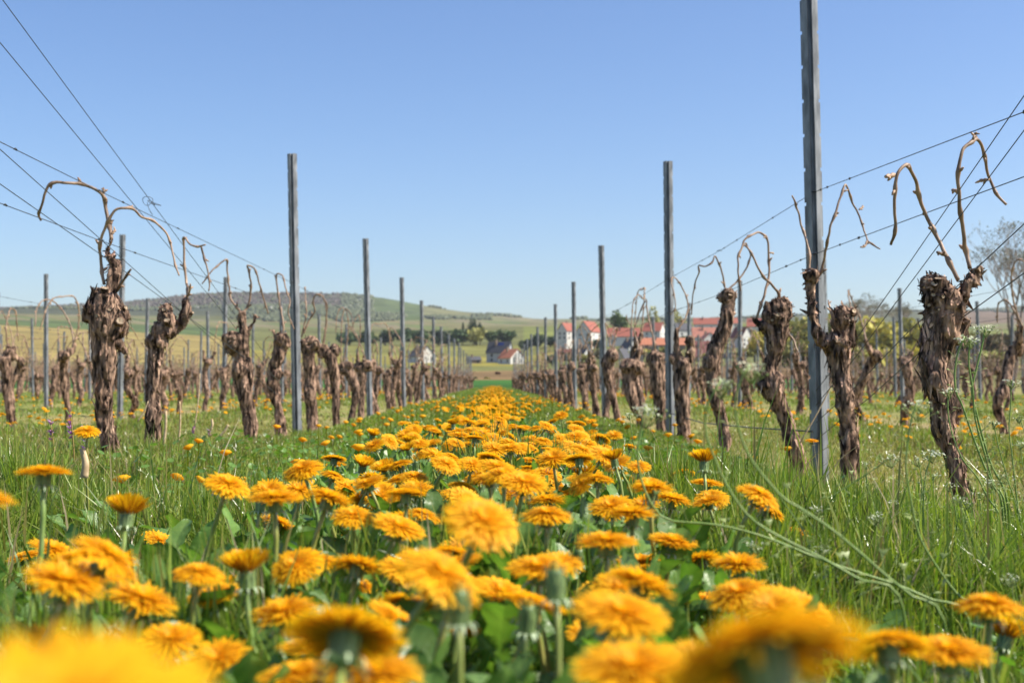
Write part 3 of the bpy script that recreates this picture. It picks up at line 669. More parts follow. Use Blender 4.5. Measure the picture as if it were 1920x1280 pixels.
HM = {'open': [head_mesh('open', 1), head_mesh('open', 2), head_mesh('open', 6)], 'dome': [head_mesh('dome', 3), head_mesh('dome', 4)], 'cup': [head_mesh('cup', 5), head_mesh('cup', 9)], 'shaggy': [head_mesh('shaggy', 7), head_mesh('shaggy', 8)]}
def strip(mb, c, d, up, L, w, curl, col, n=4, taper=True):
    """curved strap leaving c along d, bending about the cross axis"""
    d = np.array(d, float); d /= np.linalg.norm(d); up = np.array(up, float); up -= d * up.dot(d); up /= np.linalg.norm(up); b = np.cross(d, up); pts = []; p = np.array(c, float)
    for k in range(n + 1):
        a = curl * k / n; t = d * math.cos(a) + up * math.sin(a); ww = w * (1 - (.85 * (k / n) ** 2 if taper else 0)); pts += [p - b * ww, p + b * ww]; p = p + t * L / n
    mb.add(pts, np.array([[2 * k, 2 * k + 1, 2 * k + 3, 2 * k + 2] for k in range(n)]), col)
def calyx_mesh(bud=False, seed=0):
    rs = np.random.RandomState(seed + 50); mb = MB(); H = 1.05 if bud else .62; R = .30 if bud else .27
    z = np.linspace(-H, 0, 7); prof = np.array([.45, .9, 1.0, .98, .92, .84, .72 if bud else 1.0]) * R
    tube(mb, np.stack([z * 0, z * 0, z], -1), prof, 14, (.9, 1, .85))
    for k in range(14):      # upright green bracts
        a = k * 2 * PI / 14 + rs.uniform(-.1, .1); c = np.array([math.cos(a), math.sin(a), 0]); g = rs.uniform(.7, 1.5)
        strip(mb, c * R * .95 + [0, 0, -H * .85], (c[0] * .12, c[1] * .12, 1), c, H * 1.0, .055, -.12 if bud else .1, (g, g * 1.05, g))
    for k in range(12):      # pale bracts curled back
        a = k * 2 * PI / 12 + rs.uniform(-.2, .2); c = np.array([math.cos(a), math.sin(a), 0]); g = rs.uniform(1.8, 3.2)
        strip(mb, c * R * .8 + [0, 0, -H * .92], (c[0], c[1], .5), (0, 0, -1), rs.uniform(.36, .58), .055, 2.6, (g * 1.1, g, g * 1.6))
    if bud:
        for k in range(16):
            a = k * 2 * PI / 16; c = np.array([math.cos(a), math.sin(a), 0]) * .14; g = rs.uniform(.8, 1.3)
            strip(mb, c + [0, 0, -.1], (c[0], c[1], 1), c, rs.uniform(.25, .42), .05, -.2, (4.2 * g, 1.9 * g, .6))
    return mb.mesh('calyx', M_calyx)
CM = [calyx_mesh(False, k) for k in range(2)]; BM = [calyx_mesh(True, k) for k in range(3)]
def leaf_mesh(seed, broad=False, up=False):
    rs = np.random.RandomState(seed + 90); n = 34; mb = MB(); s = np.linspace(0, 1, n)
    env = (.16 + .9 * s ** .8) * np.clip((1 - s) / .16, 0, 1) ** .6; lob = 5 + rs.randint(3)
    ph = (s * lob) % 1; tooth = np.where(s < .80, np.clip(.20 + .80 * (1 - ph) ** .7, 0, 1), 1.0) if not broad else .80 + .20 * (1 - ph)
    w = env * tooth * .082; el0 = math.radians(rs.uniform(55, 80)); cu = -math.radians(rs.uniform(30, 85)); e = (math.radians(rs.uniform(78, 92)) - math.radians(rs.uniform(5, 35)) * s ** 2) if up else el0 + cu * s ** 1.4
    y = np.r_[0, np.cumsum(np.cos(e))[:-1]] / n; z = np.r_[0, np.cumsum(np.sin(e))[:-1]] / n; tw = rs.uniform(-.5, .5) * s; wav = .012 * np.sin(s * 24 + rs.rand() * 6)
    back = np.array([-.022 * (1 if not broad else .3)]) * (ph < .25)
    pts = []; cols = []
    for k in range(n):
        for q in (-1, -.12, .12, 1):
            x = q * w[k] if abs(q) == 1 else q * .07 * (1 - s[k] * .7); lift = abs(x) * .35 + (wav[k] * (1 if q > 0 else -1) if abs(q) == 1 else 0)
            pts.append((x * math.cos(tw[k]), y[k] + (back[k] if abs(q) == 1 else 0), z[k] + lift + x * math.sin(tw[k])))
            cols.append((.9, .95, .9) if abs(q) == 1 else (1.35, 1.25, 1.5))
    f = [(4 * k + q, 4 * k + q + 1, 4 * k + q + 5, 4 * k + q + 4) for k in range(n - 1) for q in range(3)]
    mb.add(pts, np.array(f), np.array(cols)); return mb.mesh('leaf', M_leaf)
LM = [leaf_mesh(k) for k in range(5)] + [leaf_mesh(k, True) for k in range(5, 8)] + [leaf_mesh(k, False, True) for k in range(8, 14)]
def align(nv): return Vector((0, 0, 1)).rotation_difference(Vector(nv).normalized())
def dandelion(pos, tilt, diam, kind, label, group, nleaf=2, bud=False, leaf_len=(.12, .19), rootoff=None, name='dandelion'):
    pos = np.array(pos, float); nv = np.array([tilt[0], tilt[1], 1.0]); nv /= np.linalg.norm(nv); R = diam / 2
    h = max(pos[2], .08); off = rootoff if rootoff is not None else (-nv[0] * .45 * h + random.gauss(0, .012), -nv[1] * .45 * h + random.gauss(0, .012))
    gx, gy = pos[0] + off[0], pos[1] + off[1]; g0 = gz1(gx, gy)
    root = thing(name, label, 'dandelion' if not bud else 'dandelion bud', (gx, gy, g0), 0, group); org = np.array([gx, gy, g0])
    base = pos - nv * R * (1.0 if bud else .6)
    mb = MB(); L = np.linalg.norm(base - org)
    pts = smooth_path(np.array([org - [0, 0, .01], org + (base - org) * .35 + [0, 0, L * .06], base - nv * L * .22, base]), 10) - org
    tube(mb, pts, np.linspace(.0026, .0021, 10) * (diam / .042) ** .5, 7, (random.uniform(.8, 1.25), 1, 1)); mb.build('stem', M_stem, root)
    q = (align(nv) @ Matrix.Rotation(random.uniform(0, 6.28), 3, 'Z').to_quaternion()).to_euler()
    if bud: link('calyx', random.choice(BM), root, tuple(pos - org), q, (R * 1.15,) * 3)
    else:
        link('flower_head', random.choice(HM[kind]), root, tuple(pos - org), q, (R,) * 3); link('calyx', random.choice(CM), root, tuple(pos - org), q, (R,) * 3)
    a0 = random.uniform(0, 6.28)
    for k in range(nleaf):
        s = random.uniform(*leaf_len); link('leaf', random.choice(LM[:5]), root, (0, 0, -.004), (random.uniform(-.12, .12), 0, a0 + k * 6.28 / max(nleaf, 1) + random.uniform(-.5, .5)), (s, s, s))
    return root
# px, py, apparent width px, tilt x, tilt y (minus = faces the camera), kind, label
HD = [
 (95, 1400, 600, .1, -.5, 'open', 'huge blurred yellow dandelion filling the bottom left corner'),
 (-52, 925, 150, .2, .1, 'open', 'blurred yellow dandelion cut off by the left edge of the photo'),
 (82, 884, 97, 0, .05, 'open', 'flat open dandelion on a tall stem at left edge, above the grass'),
 (163, 806, 47, .1, -.3, 'dome', 'small dandelion standing alone in grass before the shaggy left vine'),
 (238, 965, 92, 0, .35, 'cup', 'half closed cup-shaped dandelion, upper left above the drooping pair'),
 (428, 905, 85, .35, -.25, 'dome', 'tilted dandelion left of centre, alone on a thick dark calyx'),
 (205, 1040, 135, .75, .15, 'dome', 'dandelion tipped far to the right at left, dark underside showing'),
 (122, 1088, 140, .3, -.1, 'shaggy', 'ragged wide dandelion just above the huge blurred corner flower'),
 (100, 1028, 85, .35, -.05, 'open', 'smaller dandelion tucked left of the one tipped to the right'),
 (268, 1122, 125, .3, 0, 'shaggy', 'ragged dandelion at the right shoulder of the huge blurred flower'),
 (300, 1012, 62, .5, -.2, 'open', 'small dandelion behind and right of the tipped one at left'),
 (462, 1072, 112, -.1, .1, 'cup', 'wide open-cupped dandelion, directly above an orange closed cup'),
 (420, 1112, 92, 0, .1, 'cup', 'orange closed-cup dandelion at lower left with rounded petals'),
 (617, 932, 90, .3, .1, 'shaggy', 'tilted shaggy dandelion left of the underside-showing flower'),
 (516, 932, 98, 0, -.05, 'open', 'flat dandelion with thin petals, left of the tilted shaggy pair'),
 (522, 980, 70, .4, .3, 'shaggy', 'drooping dandelion half hidden below the flat thin-petalled one'),
 (648, 1190, 205, .05, .75, 'open', 'large blurred dandelion seen from behind at bottom, pale calyx showing'),
 (535, 1145, 120, -.1, -.1, 'shaggy', 'blurred dandelion touching the left of the large back-view flower'),
 (748, 986, 95, .35, -.25, 'open', 'pointed dandelion tilted right, below a broad green leaf'),
 (685, 940, 62, 0, .9, 'open', 'small dandelion seen from behind with dark radiating petals'),
 (652, 912, 55, .4, -.4, 'open', 'small bright dandelion just above the back-view small one'),
 (907, 972, 142, .38, -.60, 'dome', 'big round bright dandelion facing the camera, middle of the strip'),
 (828, 1072, 165, .55, -.30, 'dome', 'big dandelion with rounded petal tips, leaning right, lower centre'),
 (695, 1078, 75, 0, -.05, 'cup', 'deep orange half closed dandelion left of the lower centre flower'),
 (660, 1020, 60, .5, .2, 'shaggy', 'small brownish dandelion drooping above the deep orange cup'),
 (945, 888, 78, 0, -.15, 'dome', 'bowl-shaped bright dandelion at the middle, behind the big round one'),
 (1025, 962, 92, 0, -.1, 'dome', 'domed dandelion right next to the big round bright one'),
 (1010, 1062, 115, 0, -.15, 'open', 'broad dandelion over a fat closed bud, right of lower centre'),
 (940, 1108, 110, .3, -.2, 'open', 'dandelion partly hidden right of the leaning lower centre flower'),
 (930, 1165, 62, 1.2, .4, 'shaggy', 'dandelion hanging sideways on the lower centre, petals down'),
 (900, 1050, 80, 0, -.1, 'open', 'flat dandelion between the two big centre flowers'),
 (1185, 962, 90, 0, .05, 'shaggy', 'shaggy dandelion with dark middle beneath the curved green stem'),
 (1138, 1013, 110, 0, -.05, 'open', 'wide flat dandelion on a thick pale green stem, right of centre'),
 (1222, 915, 82, 0, .05, 'shaggy', 'shaggy dandelion just above the curved green weed stem'),
 (1262, 935, 70, .2, 0, 'shaggy', 'shaggy dandelion directly under the upright cup flower'),
 (1320, 866, 62, 0, .25, 'cup', 'upright cup dandelion standing highest right of the strip'),
 (1280, 886, 46, -.1, .35, 'dome', 'small round dark-centred dandelion left of the highest upright cup'),
 (1325, 905, 60, .1, 0, 'open', 'open dandelion right below the highest upright cup'),
 (1424, 925, 84, .45, -.2, 'dome', 'thick domed dandelion drooping right, at right side of strip'),
 (1440, 952, 70, .5, .1, 'dome', 'dandelion hugging the underside of the thick domed right one'),
 (1203, 1092, 132, .35, .1, 'shaggy', 'large tilted dandelion with dark hollow, right of centre'),
 (1200, 1052, 84, 0, -.1, 'open', 'flat dandelion directly behind the large tilted right one'),
 (1262, 1013, 88, .15, -.1, 'open', 'flat dandelion at right of centre with layered petals'),
 (1230, 1032, 66, 0, .4, 'shaggy', 'dark-striped dandelion wedged between flat ones right of centre'),
 (1385, 1056, 95, 0, -.05, 'shaggy', 'shaggy pale dandelion at right with a grass blade before it'),
 (1315, 1050, 80, -.1, .4, 'shaggy', 'dandelion turned away, left neighbour of the shaggy pale one'),
 (1330, 1012, 60, 0, .3, 'open', 'thin dark-edged dandelion behind the turned-away one'),
 (1165, 1148, 170, .15, -.25, 'open', 'blurred bright dandelion, left of the largest back-view bloom'),
 (1420, 1212, 380, -.25, .55, 'dome', 'largest blurred dandelion at bottom right seen from behind'),
 (1190, 1250, 215, 0, -.2, 'open', 'blurred yellow dandelion cut by bottom edge, right of centre'),
 (1330, 1125, 90, 0, -.1, 'open', 'round dandelion peeping above the largest blurred bloom'),
 (1500, 1135, 125, .4, -.3, 'open', 'blurred dandelion upper right of the largest blurred bloom'),
 (1855, 1130, 125, 0, -.02, 'dome', 'dandelion at right edge with dark underside, in tall grass'),
 (1780, 1218, 148, 0, -.1, 'open', 'wide flat dandelion in the lower right corner'),
 (1885, 1195, 95, .4, .35, 'cup', 'half open dandelion below the right edge flower'),
 (1590, 1085, 58, .3, 0, 'open', 'small dandelion half hidden by weeds, right of strip'),
 (1478, 962, 44, .4, .1, 'open', 'small dandelion below the drooping domed right ones'),
 (1500, 1000, 56, .3, 0, 'shaggy', 'dandelion among weed stems at right end of strip'),
 (700, 1262, 180, 0, -.05, 'shaggy', 'blurred dandelion cut by bottom edge under the back-view flower'),
 (560, 1262, 150, -.1, 0, 'open', 'blurred dandelion at bottom edge, left of centre'),
 (1100, 1092, 72, 0, -.1, 'open', 'small flat dandelion left of the large tilted one'),
 (785, 853, 32, -.1, -.8, 'shaggy', 'small round dandelion facing the camera, left middle'),
 (917, 838, 33, 0, .1, 'dome', 'small dandelion with dark underside, middle distance centre'),
 (1020, 853, 38, -.2, .7, 'shaggy', 'small dandelion bent left on pale stem, middle distance'),
 (1522, 826, 24, 0, -.1, 'open', 'single small dandelion in front of the foot of tallest post'),
 (672, 790, 12, 0, -.1, 'open', 'tiny dandelion at the foot of the second left post'),
 (630, 870, 36, 0, -.1, 'open', 'small dandelion in grass left of the strip, upper'),
 (340, 985, 44, .1, 0, 'cup', 'small orange dandelion in shade left, beside a broad leaf'),
 (45, 1042, 60, -.2, -.1, 'open', 'dull dandelion in shade near left edge'),
 (1600, 1220, 90, 0, .2, 'cup', 'orange cup dandelion at bottom right beside green blades'),
 (1210, 1010, 30, 0, .3, 'cup', 'tiny cup dandelion between the flat right of centre ones'),
 (840, 985, 55, 0, .1, 'cup', 'brownish half closed dandelion left of the big round one'),
 (1075, 935, 36, 0, .1, 'cup', 'brownish small cup dandelion right of domed flower'),
 (1105, 880, 34, 0, -.1, 'cup', 'small orange dandelion cup in the strip right of middle'),
 (1170, 890, 45, .3, -.1, 'dome', 'small drooping domed dandelion at right rim of strip'),
]
XY = []
for i, (px, py, w, tx, ty, kind, lab) in enumerate(HD):
    Y = max(.165, F * .043 / w); p = P(px, py, Y); XY.append((p[0], p[1]))
    dandelion(p, (tx, ty), .043 if Y > .2 else .045, kind, lab, 'dandelions in bloom', nleaf=(0 if px > 1480 else 2) if Y > .3 else 1, leaf_len=(.11, .18) if Y > .5 else (.08, .12))
def strip_half(Y): return .19 + .006 * np.minimum(Y, 12) if Y > 1.5 else .26
n = 0; tries = 0; RL = {}
NB = 300 - len(HD)
while n < NB and tries < 20000:
    tries += 1; Y = .66 + (3.5 - .66) * random.random() ** 1.25; hw = strip_half(Y); x = random.gauss(0, .62) * hw
    if abs(x) > hw * 1.5: continue
    if Y < 1.2: x -= .04
    if Y < 1.45 and not (-.37 < x < .22): continue
    if any((x - a) ** 2 + (Y - b) ** 2 < (.034 if Y < 3 else .028) ** 2 for a, b in XY): continue
    d = random.uniform(.033, .044); z = .235 + random.gauss(0, .018) - (.03 if Y < 1.2 else 0)
    XY.append((x, Y)); kind = random.choices(['open', 'dome', 'shaggy', 'cup'], [5, 4, 3, 1.4])[0]
    tx, ty = random.gauss(.08, .32), random.gauss(-.18, .32)
    lean = 'leaning right' if tx > .3 else 'leaning left' if tx < -.25 else 'upright'
    zone = 'among nearest flowers' if Y < 1.1 else 'behind big round one' if Y < 1.8 else 'before the massive vine' if Y < 2.6 else 'level with massive vine'
    side = ['left edge', 'left part', 'middle', 'right part', 'right edge'][int(np.clip((x / hw + 1.25) / .5, 0, 4))]
    kd = {'open': 'flat open', 'dome': 'domed', 'shaggy': 'shaggy', 'cup': 'half closed'}[kind]
    lab = '%s %s dandelion, strip %s, %s' % (kd, lean, side, zone); RL.setdefault(lab, [])
    RL[lab].append((Y, x, dandelion((x, Y, z), (tx, ty), d, kind, lab, 'dandelions in bloom', nleaf=3 if Y < 2.4 else 2))); n += 1
for lab, L in RL.items():
    if len(L) > 1:
        L.sort(key=lambda q: q[0])
        for k, q in enumerate(L): q[2]['label'] = lab + (', nearest' if k == 0 else ', %s nearest' % ORD[k]) + ' of %s' % ['', '', 'two', 'three', 'four', 'five', 'six', 'seven', 'eight', 'nine', 'ten', 'eleven', 'twelve', 'thirteen'][min(len(L), 13)]
HB = [(860, 1175, 78, 'large blurred green bud with pale bracts at bottom centre'), (1040, 1130, 70, 'fat bud with withered orange tip right of lower centre'), (905, 1130, 30, 'thin bud behind the leaning lower centre flower'),
 (490, 962, 34, 'dark bud on the left among the flat thin-petalled flowers'), (1085, 1065, 40, 'green bud with orange tip over pale curled bracts, centre right'), (875, 905, 22, 'upright brown-tipped bud above the big round dandelion'),
 (706, 1028, 32, 'short green bud with pale curled bracts above the deep orange cup'), (1120, 975, 36, 'striped green bud touching the shaggy flower right of centre'), (1545, 1090, 34, 'pale striped bud among right hand weeds'),
 (1100, 905, 22, 'small bud in the strip right of the domed flower'), (1165, 920, 24, 'brown-tipped bud right of the strip middle'), (780, 880, 18, 'small reddish bud under the small round left flower'), (990, 1190, 62, 'blurred dark bud at the bottom right of centre'), (640, 1075, 34, 'bud left of the deep orange cup flower')]
for px, py, w, lab in HB:
    Y = F * .020 / w; p = P(px, py - w * .9, min(Y, 2.2)); dandelion(p, (random.gauss(0, .1), random.gauss(0, .1)), .030, 'open', lab, 'closed dandelion heads', nleaf=2, bud=True, name='dandelion_bud')
# flowers too far or too many to tell apart
fd = MB()
def low_head(seed):
    rs = np.random.RandomState(seed); mb = MB()
    for ri, (n, L, el, w) in enumerate([(26, 1.0, -4, .17), (24, .84, 4, .16), (20, .62, 12, .14), (16, .40, 26, .12)]):
        for k in range(n): g = rs.uniform(.88, 1.05); ligule(mb, (k + rs.uniform(-.3, .3)) * 2 * PI / n, math.radians(el + rs.normal(0, 5)), L * rs.uniform(.88, 1.05), w, math.radians(-10), (g, g * rs.uniform(.93, 1.02), g), .08, .012 * ri)
    v, f = mb.arrays(); return v, f, np.concatenate(mb.c)
LH = [low_head(k) for k in range(4)]
for k in range(340):
    Y = 3.3 + 6.2 * random.random() ** 1.1; hw = strip_half(Y); x = max(-1.5, min(1.5, random.gauss(0, .65))) * hw; R = random.uniform(.015, .021)
    if vnoise([[x * 5, Y * 1.1, 0]], 61)[0] < -.22: continue
    z = .20 + random.gauss(0, .028)
    q = np.array((align((random.gauss(.05, .32), random.gauss(-.15, .3), 1)) @ Matrix.Rotation(random.uniform(0, 6.28), 3, 'Z').to_quaternion()).to_matrix()); v, f, c = LH[k % 4]
    fd.add(v * R @ q.T + np.array([x, Y, z]), f, c); g0 = gz1(x, Y); tube(fd, [(x, Y, g0), (x, Y, z - .004)], .0016, 4, (.28, .55, .35), False); sphere(fd, np.array([0, 0, -.006]) @ q.T + np.array([x, Y, z]), .005, (.12, .28, .3), 0, 0, 6, 4)
def mini(x, y, z, r, tx, ty):
    nv = Vector((tx, ty, 1)).normalized(); q = np.array(Vector((0, 0, 1)).rotation_difference(nv).to_matrix()); k = 14; a = np.arange(k) * 2 * PI / k
    rr = r * (1 + .13 * np.sin(a * 7 + x * 90)); ring = np.stack([rr * np.cos(a), rr * np.sin(a), -.10 * r + 0 * a], -1); r2 = np.stack([r * .6 * np.cos(a), r * .6 * np.sin(a), .22 * r + 0 * a], -1)
    v = np.vstack([ring, r2, [[0, 0, .26 * r]], [[0, 0, -.75 * r]]]) @ q.T + np.array([x, y, z]); j = np.arange(k); l = (j + 1) % k
    g = random.uniform(.86, 1.04); c = np.tile([g, g * random.uniform(.88, 1.0), g], (2 * k + 2, 1)); c[-1] *= .45
    fd.add(v, [np.stack([j, l, l + k, j + k], -1), np.stack([j + k, l + k, np.full(k, 2 * k)], -1), np.stack([l, j, np.full(k, 2 * k + 1)], -1)], c)
    g0 = gz1(x, y); s = .0022; fd.add([(x - s, y, g0), (x + s, y, g0), (x + s, y, z), (x - s, y, z)], np.array([[0, 1, 2, 3]]), (.25, .5, .3))
for k in range(1450):
    Y = 9.0 + (76.5 - 9.0) * random.random() ** 1.5; hw = .20 + .0015 * Y; x = max(-1.4, min(1.4, random.gauss(0, .6))) * hw
    if vnoise([[x * 5, Y * .5, 0]], 62)[0] < -.2: continue
    mini(x, Y, .19 + random.gauss(0, .026), random.uniform(.012, .018), random.gauss(0, .3), random.gauss(-.05, .3))
for k in range(170):
    Y = random.uniform(2.6, 20); x = random.choice([-1, 1]) * random.uniform(.3, .95); mini(x, Y, gz1(x, Y) + random.uniform(.10, .16), random.uniform(.014, .02), random.gauss(0, .25), random.gauss(0, .25))
for al, m in ((-2.43, 620), (2.32, 620), (-4.7, 420), (4.8, 420), (-6.9, 300), (7.35, 300), (-9.0, 160), (9.8, 160)):
    for k in range(m):
        Y = 4.5 + 70 * random.random() ** 1.3
        if vnoise([[al, Y * .6, 0]], 31)[0] < -.35: continue
        x = al + random.gauss(0, .20)
        if Y < 12:
            R = random.uniform(.014, .020); z = gz1(x, Y) + random.uniform(.05, .13); q = np.array((align((random.gauss(0, .3), random.gauss(0, .3), 1)) @ Matrix.Rotation(random.uniform(0, 6.28), 3, 'Z').to_quaternion()).to_matrix()); v, f, c = LH[k % 4]; fd.add(v * R @ q.T + np.array([x, Y, z]), f, c)
            tube(fd, [(x, Y, z - .12), (x, Y, z - .003)], .0016, 4, (.28, .55, .35), False); continue
        mini(x, Y, gz1(x, Y) + random.uniform(.05, .13), random.uniform(.014, .021), random.gauss(0, .25), random.gauss(0, .25))
tag(fd.build('distant_dandelions', M_petal), 'yellow dandelions dotting the far strip and the other alleys', 'dandelions', None, 'stuff')

# ------------------------------------------------------------------ grass
def blades(x, y, h, w, cols, lean=.45, zoff=0):
    n = len(x); z = gz(x, y) + zoff; a = RS.uniform(0, 2 * PI, n); b = RS.uniform(0, 2 * PI, n); ln = np.abs(RS.normal(0, lean, n)) * h
    dx, dy = np.cos(a) * ln, np.sin(a) * ln; wx, wy = np.cos(b) * w, np.sin(b) * w; S = [0, .4, .75, 1]; v = np.zeros((n, 7, 3))
    for k, s in enumerate(S[:3]):
        cx = x + dx * s * s; cy = y + dy * s * s; cz = z + h * s * (1 - .25 * s * np.minimum(ln / h, 1)); t = (1, .85, .55)[k]
        v[:, 2 * k] = np.stack([cx - wx * t, cy - wy * t, cz], -1); v[:, 2 * k + 1] = np.stack([cx + wx * t, cy + wy * t, cz], -1)
    v[:, 6] = np.stack([x + dx, y + dy, z + h * (1 - .25 * np.minimum(ln / h, 1))], -1)
    o = np.arange(n)[:, None] * 7; q = np.concatenate([o + np.array([0, 1, 3, 2]), o + np.array([2, 3, 5, 4])]); t = o + np.array([4, 5, 6])
    return v.reshape(-1, 3), [q, t], np.repeat(cols, 7, 0)
def gcols(n, dry=.1, olive=0.):
    g = np.array([[.17, .27, .036], [.25, .34, .052], [.13, .21, .036], [.34, .39, .09]])[RS.randint(0, 4, n)] * RS.uniform(.75, 1.2, n)[:, None]
    d = RS.rand(n) < dry; g[d] = np.array([.42, .34, .19]) * RS.uniform(.6, 1.1, d.sum())[:, None]
    o = RS.rand(n) < olive; g[o] = np.array([.30, .265, .085]) * RS.uniform(.7, 1.2, o.sum())[:, None]
    return g
gb = MB()
def scatter(n, x0, x1, y0, y1, h, w, dry, olive, dens=None, lean=.45, ypow=1.0):
    x = RS.uniform(x0, x1, n); y = y0 + (y1 - y0) * RS.rand(n) ** ypow; k = np.abs(x) < .42 * y + .25
    if dens is not None: k &= RS.rand(n) < dens(x, y)
    x, y = x[k], y[k]; hh = RS.uniform(*h, len(x)) * (.72 + .5 * vnoise(np.stack([x * 4, y * 4, x * 0], -1), 14)); gb.add(*blades(x, y, np.maximum(hh, .015), RS.uniform(*w, len(x)), gcols(len(x), dry, olive), lean))
scatter(2600, -1.3, 1.15, .9, 2.6, (.17, .30), (.0014, .0030), .12, .12, lambda x, y: np.where(np.abs(x) < .34, 0., 1.), .35)
rowclear = lambda x, y: np.clip(np.min(np.abs(x[:, None] - ROWS[None]), 1) / .35, .12, 1)
core = lambda x, y: x * 0 + 1.0
core_old = lambda x, y: np.where((np.abs(x) < .3) & (y < 6), .85, 1.0)
scatter(60000, -1.15, 1.05, .42, 3.0, (.08, .18), (.0012, .0026), .05, .05, lambda x, y: core(x, y), .5)
scatter(9000, -.42, .34, .6, 3.4, (.12, .20), (.0014, .0032), .06, .05, None, .35)
scatter(26000, -1.05, -.30, .7, 2.9, (.09, .20), (.0012, .0028), .05, .04, None, .38)
scatter(18000, -1.7, -1.0, .9, 6.5, (.04, .10), (.0012, .0028), .16, .25, None, .5)
scatter(26000, .28, .92, .7, 2.8, (.09, .20), (.0012, .0028), .05, .05, None, .38)
scatter(110000, -1.25, 1.1, 2.6, 9, (.025, .075), (.0018, .0036), .07, .14, None, .5)
scatter(90000, -1.25, 1.1, 9, 30, (.025, .065), (.004, .008), .05, .12, None, .5, 1.3)
scatter(50000, -1.3, 1.2, 30, 80, (.05, .11), (.010, .018), .04, .08, None, .5, 1.1)
scatter(60000, -4.5, 4.5, 2.2, 12, (.015, .055), (.0014, .0032), .25, .55, rowclear, .8)
scatter(36000, -10, 10, 10, 40, (.02, .07), (.004, .008), .22, .45, rowclear, .8, 1.2)
scatter(50000, .85, 3.4, 2.2, 9, (.008, .05), (.0012, .003), .30, .55, None, 1.0, 1.2)
scatter(40000, -3.6, -1.3, 3.0, 10, (.008, .05), (.0012, .003), .30, .55, None, 1.0, 1.2)
for al in ALLEYS[1:7].tolist() + ALLEYS[7:].tolist():
    scatter(9000, al - .42, al + .42, 4, 40, (.03, .085), (.003, .006), .10, .25, None, .5, 1.2)
tag(gb.build('grass', M_grass, smooth=False), 'green grass blades between the vine rows', 'grass', None, 'stuff')
# extra low leaves and clover between the flowers
lb = MB(); LV = []
for me in LM:
    v = np.empty(len(me.vertices) * 3, np.float32); me.vertices.foreach_get('co', v); c = np.empty(len(me.vertices) * 4, np.float32); me.color_attributes['col'].data.foreach_get('color', c)
    li = np.empty(len(me.loops), np.int32); me.loops.foreach_get('vertex_index', li); LV.append((v.reshape(-1, 3).astype(float), li.reshape(-1, 4).astype(np.int64), c.reshape(-1, 4)[:, :3]))
for k in range(3300):
    Y = .42 + 7 * random.random() ** 1.9; x = random.gauss(-.02, .26 if Y > 1.3 else .30)
    if abs(x) > .42 * Y + .12: continue
    if (Y < 1.1 and x > .10) or (Y < 2.6 and x > .20): continue
    v, f, c = random.choice(LV[:5]); s = random.uniform(.09, .20) if .7 < Y < 2.4 else random.uniform(.07, .15); a = random.uniform(0, 6.28); R = np.array([[math.cos(a), -math.sin(a), 0], [math.sin(a), math.cos(a), 0], [0, 0, 1]])
    g = random.uniform(.7, 1.25); lb.add(v * s @ R.T + np.array([x, Y, gz1(x, Y)]), f, c * g)
for k in range(1000):       # upright leaves standing among the blooms
    Y = .55 + 3.4 * random.random() ** 1.4; x = random.gauss(-.03, .20)
    if abs(x) > .42 * Y + .05 or x > .22: continue
    v, f, c = random.choice(LV[8:]); s = random.uniform(.10, .175); a = random.uniform(0, 6.28); R = np.array([[math.cos(a), -math.sin(a), 0], [math.sin(a), math.cos(a), 0], [0, 0, 1]])
    g = random.uniform(.75, 1.3); lb.add(v * s @ R.T + np.array([x, Y, gz1(x, Y)]), f, c * g)
for k in range(5000):        # small rounded weed leaves at ground level
    Y = .5 + 6 * random.random() ** 1.5; x = random.uniform(-1.1, 1.0)
    if abs(x) > .42 * Y + .12: continue
    r = random.uniform(.006, .014); a = np.arange(7) * 2 * PI / 7; t = Vector((random.gauss(0, .5), random.gauss(0, .5), 1)).normalized(); q = np.array(Vector((0, 0, 1)).rotation_difference(t).to_matrix())
    v = np.vstack([np.stack([np.cos(a) * r, np.sin(a) * r, 0 * a], -1), [[0, 0, -.2 * r]]]) @ q.T + np.array([x, Y, gz1(x, Y) + random.uniform(.01, .10)]); j = np.arange(7)
    g = random.uniform(.8, 1.4); lb.add(v, np.stack([j, (j + 1) % 7, np.full(7, 7)], -1), (g, g, g))
tag(lb.build('ground_leaves', M_leaf), 'low green leaves of weeds filling the gaps under the dandelions', 'leaves', None, 'stuff')

